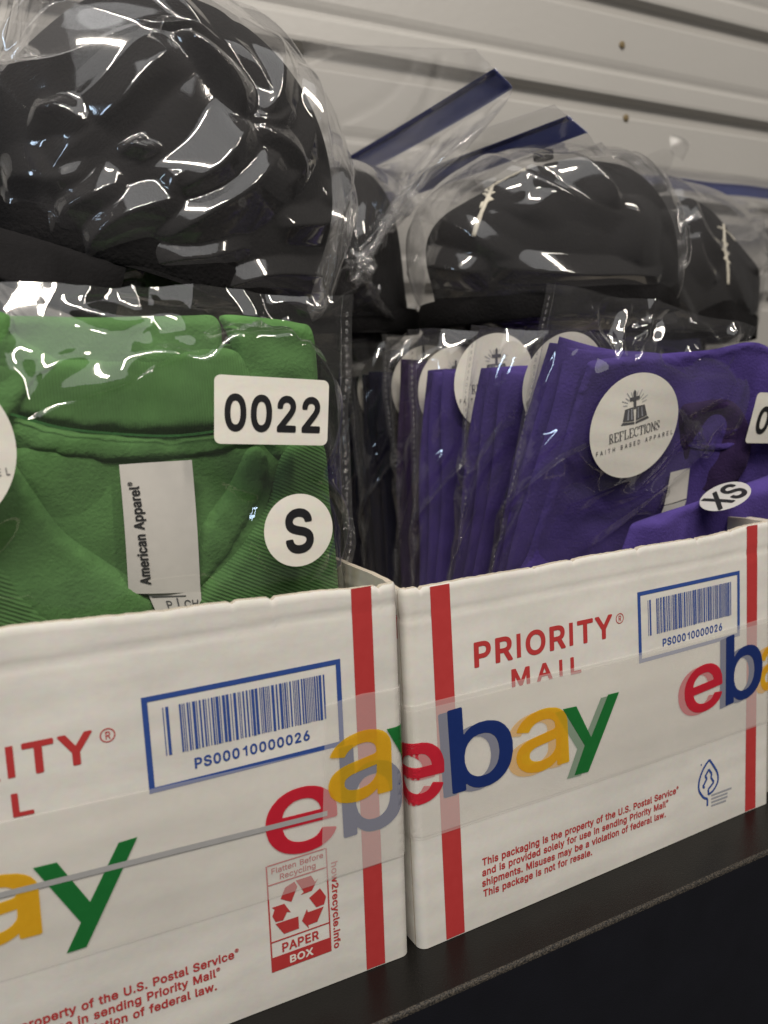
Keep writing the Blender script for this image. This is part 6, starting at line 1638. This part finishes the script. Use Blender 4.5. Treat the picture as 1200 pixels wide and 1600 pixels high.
def zip_bag(label, o, es, en, w, l, thick, mouth, zline, lip, caps, seed, folds, steps=64, noise=0.003, iron=14):
    """mouth, zline: the ends of the open edge and of the closure; lip: rows of film between them"""
    es = np.array(es, float); es /= np.linalg.norm(es)
    tri = np.where(np.arange(ZNR) <= ZNR // 2, 2.0 * np.arange(ZNR) / ZNR, 2.0 - 2.0 * np.arange(ZNR) / ZNR)      # 0..1..0
    up = np.array([0, 0, 1.0])

    def ln(e):
        a, b = np.array(e[0]), np.array(e[1])
        return a[None] + (b - a)[None] * tri[:, None]
    rows = np.array([ZNT - 1, ZNT - 1 - lip, ZNT - 4 - lip])
    zl = ln(zline)
    back = zl - ln(mouth); back /= np.linalg.norm(back, axis=1)[:, None] + 1e-9
    pos = np.stack([ln(mouth), zl, zl + back * (3 * l / (ZNT - 1))], 1)
    P = sim_bag(w, l, o, es, up, en, thick, [c.coll for c in caps], ZNR, ZNT, zfloor=ZF, pins=(rows, pos), steps=steps, inner=5, seed=seed, suck=3.0e-4, grav=1.3e-4, suck_to=0.80, noise=noise, ywall=WALL_Y - 0.004)
    P = relax(P, iron, [c.coll for c in caps])
    # the flap beyond the closure is stiff and lies flat
    zr = ZNT - 1 - lip
    ml, wob = ln(mouth), Wob(seed, 6, 25, 90, 3)
    side = np.where(np.arange(ZNR) <= ZNR // 2, 1.0, -1.0)[:, None]
    nf = np.cross((ml[ZNR // 2] - ml[0]), back[0]); nf /= np.linalg.norm(nf)
    for j in range(zr - 12, ZNT):
        q = (zl + (ml - zl) * (j - zr) / lip) if j >= zr else zl + back * ((zr - j) * l / (ZNT - 1))
        q = q + nf * (0.0012 * wob(q))[:, None] + nf * side * 0.0007 * (j < ZNT - 1)
        k = float(smoothstep(zr - 12, zr - 4, j))
        P[:, j] = P[:, j] * (1 - k) + q * k
    K = 3
    sh_ = Sheet(upsample(P, K), w, l)
    folds(sh_)
    z = (ZNT - 1 - lip) * K
    nt_ = sh_.h.shape[1]
    sh_.h *= np.clip((z - 6 * K - np.arange(nt_)) / (8.0 * K), 0.0, 1)[None]
    P = sh_.done()
    root = empty('zip_bag', o)
    tag(root, label, 'bag', 'zip bags holding caps')
    tube_mesh('film', P, MAT['zipfilm'], root, 0, o)
    n = tube_normals(P)
    s = np.sign(((n * (P - P.mean(0, keepdims=True))).sum(-1)).mean())
    tube_mesh('zip_strip', P + n * s * 0.0006, MAT['zipblue'], root, 0, o, (z - 5 * K, z + 1))
    tube_mesh('zip_track', P + n * s * 0.0012, MAT['zipdark'], root, 0, o, (z - K, z + 1))
    return root


def folds1(b):
    for a, c, H, w1, w2 in (((262, 392), (450, 232), .0085, .012, .020), ((95, 372), (200, 282), .0065, .010, .016), ((150, 205), (285, 72), .0060, .012, .010),
                            ((285, 45), (395, 190), .0090, .016, .008), ((395, 190), (470, 175), .0050, .006, .006), ((400, 190), (285, 310), .0090, .014, .016), ((400, 192), (485, 285), .0070, .010, .008),
                            ((300, 300), (140, 425), .0075, .016, .012), ((400, 190), (430, 30), .0065, .010, .012), ((440, 360), (540, 325), .0060, .010, .010), ((85, 330), (103, 402), .0060, .006, .006),
                            ((0, 292), (150, 280), .0050, .010, .012), ((45, 165), (155, 200), .0045, .006, .010), ((0, 330), (80, 365), .0050, .007, .010), ((230, 430), (400, 395), .0060, .012, .008),
                            ((150, 430), (235, 425), .005, .008, .008), ((215, 215), (240, 250), .0045, .006, .007), ((300, 260), (260, 330), .005, .009, .007), ((470, 90), (500, 240), .006, .012, .010),
                            ((505, 300), (545, 330), .006, .008, .012), ((60, 430), (240, 470), .0045, .010, .008), ((320, 455), (520, 425), .006, .010, .012), ((210, 20), (330, 40), .004, .008, .010)):
        b.ridge_px(a, c, H, w1, w2, 3.0)
    b.scatter(14, 4, R(40), 0.25, (0.03, 0.09), (0.002, 0.005), (0.006, 0.012), -0.16, 0.16, 0.08, 0.26)
    b.scatter(8, 5, R(40), 0.4, (0.012, 0.03), (0.0008, 0.002), (0.002, 0.005), -0.16, 0.16, 0.08, 0.26)


def folds2(b):
    for a, c, H, w1, w2 in (((590, 250), (605, 420), .007, .008, .012), ((560, 300), (600, 240), .005, .008, .008), ((600, 330), (680, 200), .006, .010, .008), ((545, 330), (560, 440), .006, .008, .010), ((650, 200), (690, 280), .006, .006, .008)):
        b.ridge_px(a, c, H, w1, w2, 3.0)
    b.scatter(16, 14, R(75), 0.5, (0.03, 0.09), (0.003, 0.006), (0.006, 0.012), -0.12, 0.12, 0.05, 0.20)
    b.scatter(8, 15, R(60), 0.4, (0.008, 0.025), (0.0008, 0.002), (0.002, 0.005), -0.12, 0.12, 0.05, 0.22)


def folds3(b):
    for a, c, H, w1, w2 in (((690, 165), (655, 330), .003, .008, .014), ((655, 330), (640, 430), .003, .010, .012), ((560, 450), (760, 425), .008, .010, .012), ((760, 425), (1040, 440), .007, .012, .010), ((890, 235), (970, 340), .008, .006, .016),
                            ((880, 245), (890, 210), .004, .006, .006), ((985, 300), (1000, 440), .006, .012, .008), ((960, 215), (1055, 330), .006, .008, .014), ((1055, 330), (1110, 440), .006, .008, .010), ((800, 345), (900, 290), .004, .016, .012), ((830, 230), (800, 330), .004, .014, .014)):
        b.ridge_px(a, c, H, w1, w2, 3.0)
    b.scatter(14, 24, R(-50), 0.5, (0.03, 0.10), (0.002, 0.005), (0.007, 0.014), -0.13, 0.13, 0.04, 0.20)
    b.scatter(6, 25, R(-50), 0.4, (0.008, 0.025), (0.0008, 0.0018), (0.002, 0.005), -0.13, 0.13, 0.04, 0.22)


def folds4(b):
    for a, c, H, w1, w2 in (((1075, 300), (1150, 420), .007, .006, .010), ((1060, 250), (1120, 340), .006, .006, .008), ((1180, 430), (1230, 390), .006, .008, .008), ((1090, 330), (1125, 450), .006, .006, .010)):
        b.ridge_px(a, c, H, w1, w2, 3.0)
    b.scatter(18, 34, R(-60), 0.5, (0.03, 0.09), (0.003, 0.006), (0.006, 0.012), -0.14, 0.28, 0.05, 0.22)


zip_bag('large crumpled zip bag over the big black cap, upper left', (-0.040, 0.155, ZF), (0.12, 1, 0), (0.99, -0.12, 0), 0.292, 0.290, 0.105,
        ((-0.150, 0.06, 0.335), (-0.075, 0.315, 0.420)), ((-0.140, 0.06, 0.328), (-0.065, 0.315, 0.410)), 5, [c1], 21, folds1, iron=55)
zip_bag('zip bag with the upper blue closure, behind the large crumpled bag', (0.085, 0.245, ZF), (0, 1, 0), (1, 0, 0), 0.225, 0.250, 0.08,
        (at(742, 78, 0.135), at(470, 64, 0.325)), (at(772, 108, 0.130), at(520, 262, 0.320)), 12, [c4, c1, c2], 22, folds2)
zip_bag('zip bag with the lower blue closure, over the embroidered cap', (0.195, 0.160, ZF), (0, 1, 0), (1, 0, 0), 0.250, 0.262, 0.09,
        (at(868, 162, 0.125), at(580, 258, 0.328)), (at(890, 179, 0.120), at(595, 290, 0.325)), 6, [c2, c3], 23, folds3)
zip_bag('zip bag with a level blue closure at the right edge', (0.360, 0.236, ZF), (1, 0, 0), (0, -1, 0), 0.285, 0.275, 0.09,
        ((0.372, 0.312, 0.400), (0.640, 0.312, 0.402)), ((0.375, 0.305, 0.388), (0.635, 0.305, 0.392)), 5, [c3, c2], 24, folds4)

# the free corner of the last bag, pulled up into a small clear tab
_b4 = [o for o in COL.objects if o.get('label') == 'zip bag with a level blue closure at the right edge'][0]
tab = [at(x, y, 0.20) for x, y in ((1048, 208), (1079, 221), (1068, 252), (1046, 238))]
V_, F_ = [], []
for i in range(9):
    for j in range(9):
        u, v = i / 8, j / 8
        q_ = (tab[0] * (1 - u) + tab[1] * u) * (1 - v) + (tab[3] * (1 - u) + tab[2] * u) * v
        V_.append(q_ + np.array([0, -0.004, 0.001]) * math.sin(math.pi * u) * math.sin(math.pi * v) + np.array([0, 0.0008, 0]) * math.sin(u * 9 + v * 5) - np.array(_b4.location))
for i in range(8):
    for j in range(8):
        a_ = i * 9 + j
        F_.append((a_, a_ + 9, a_ + 10, a_ + 1))
mesh('film_tab', V_, F_, MAT['seamfilm'], _b4, True, 1)
st_ = [at(x, y, Y) for x, y, Y in ((1046, 236, 0.200), (1030, 250, 0.205), (1018, 262, 0.215))]
V_, F_ = [], []
for i, c_ in enumerate(st_):
    w_ = 0.006 + 0.006 * i
    V_ += [c_ + np.array([-w_, 0, 0.002]) - np.array(_b4.location), c_ + np.array([0, -0.003, 0]) - np.array(_b4.location), c_ + np.array([w_, 0, -0.002]) - np.array(_b4.location)]
for i in range(2):
    for j in range(2):
        a_ = i * 3 + j
        F_.append((a_, a_ + 3, a_ + 4, a_ + 1))
mesh('film_tab', V_, F_, MAT['seamfilm'], _b4, True, 2)
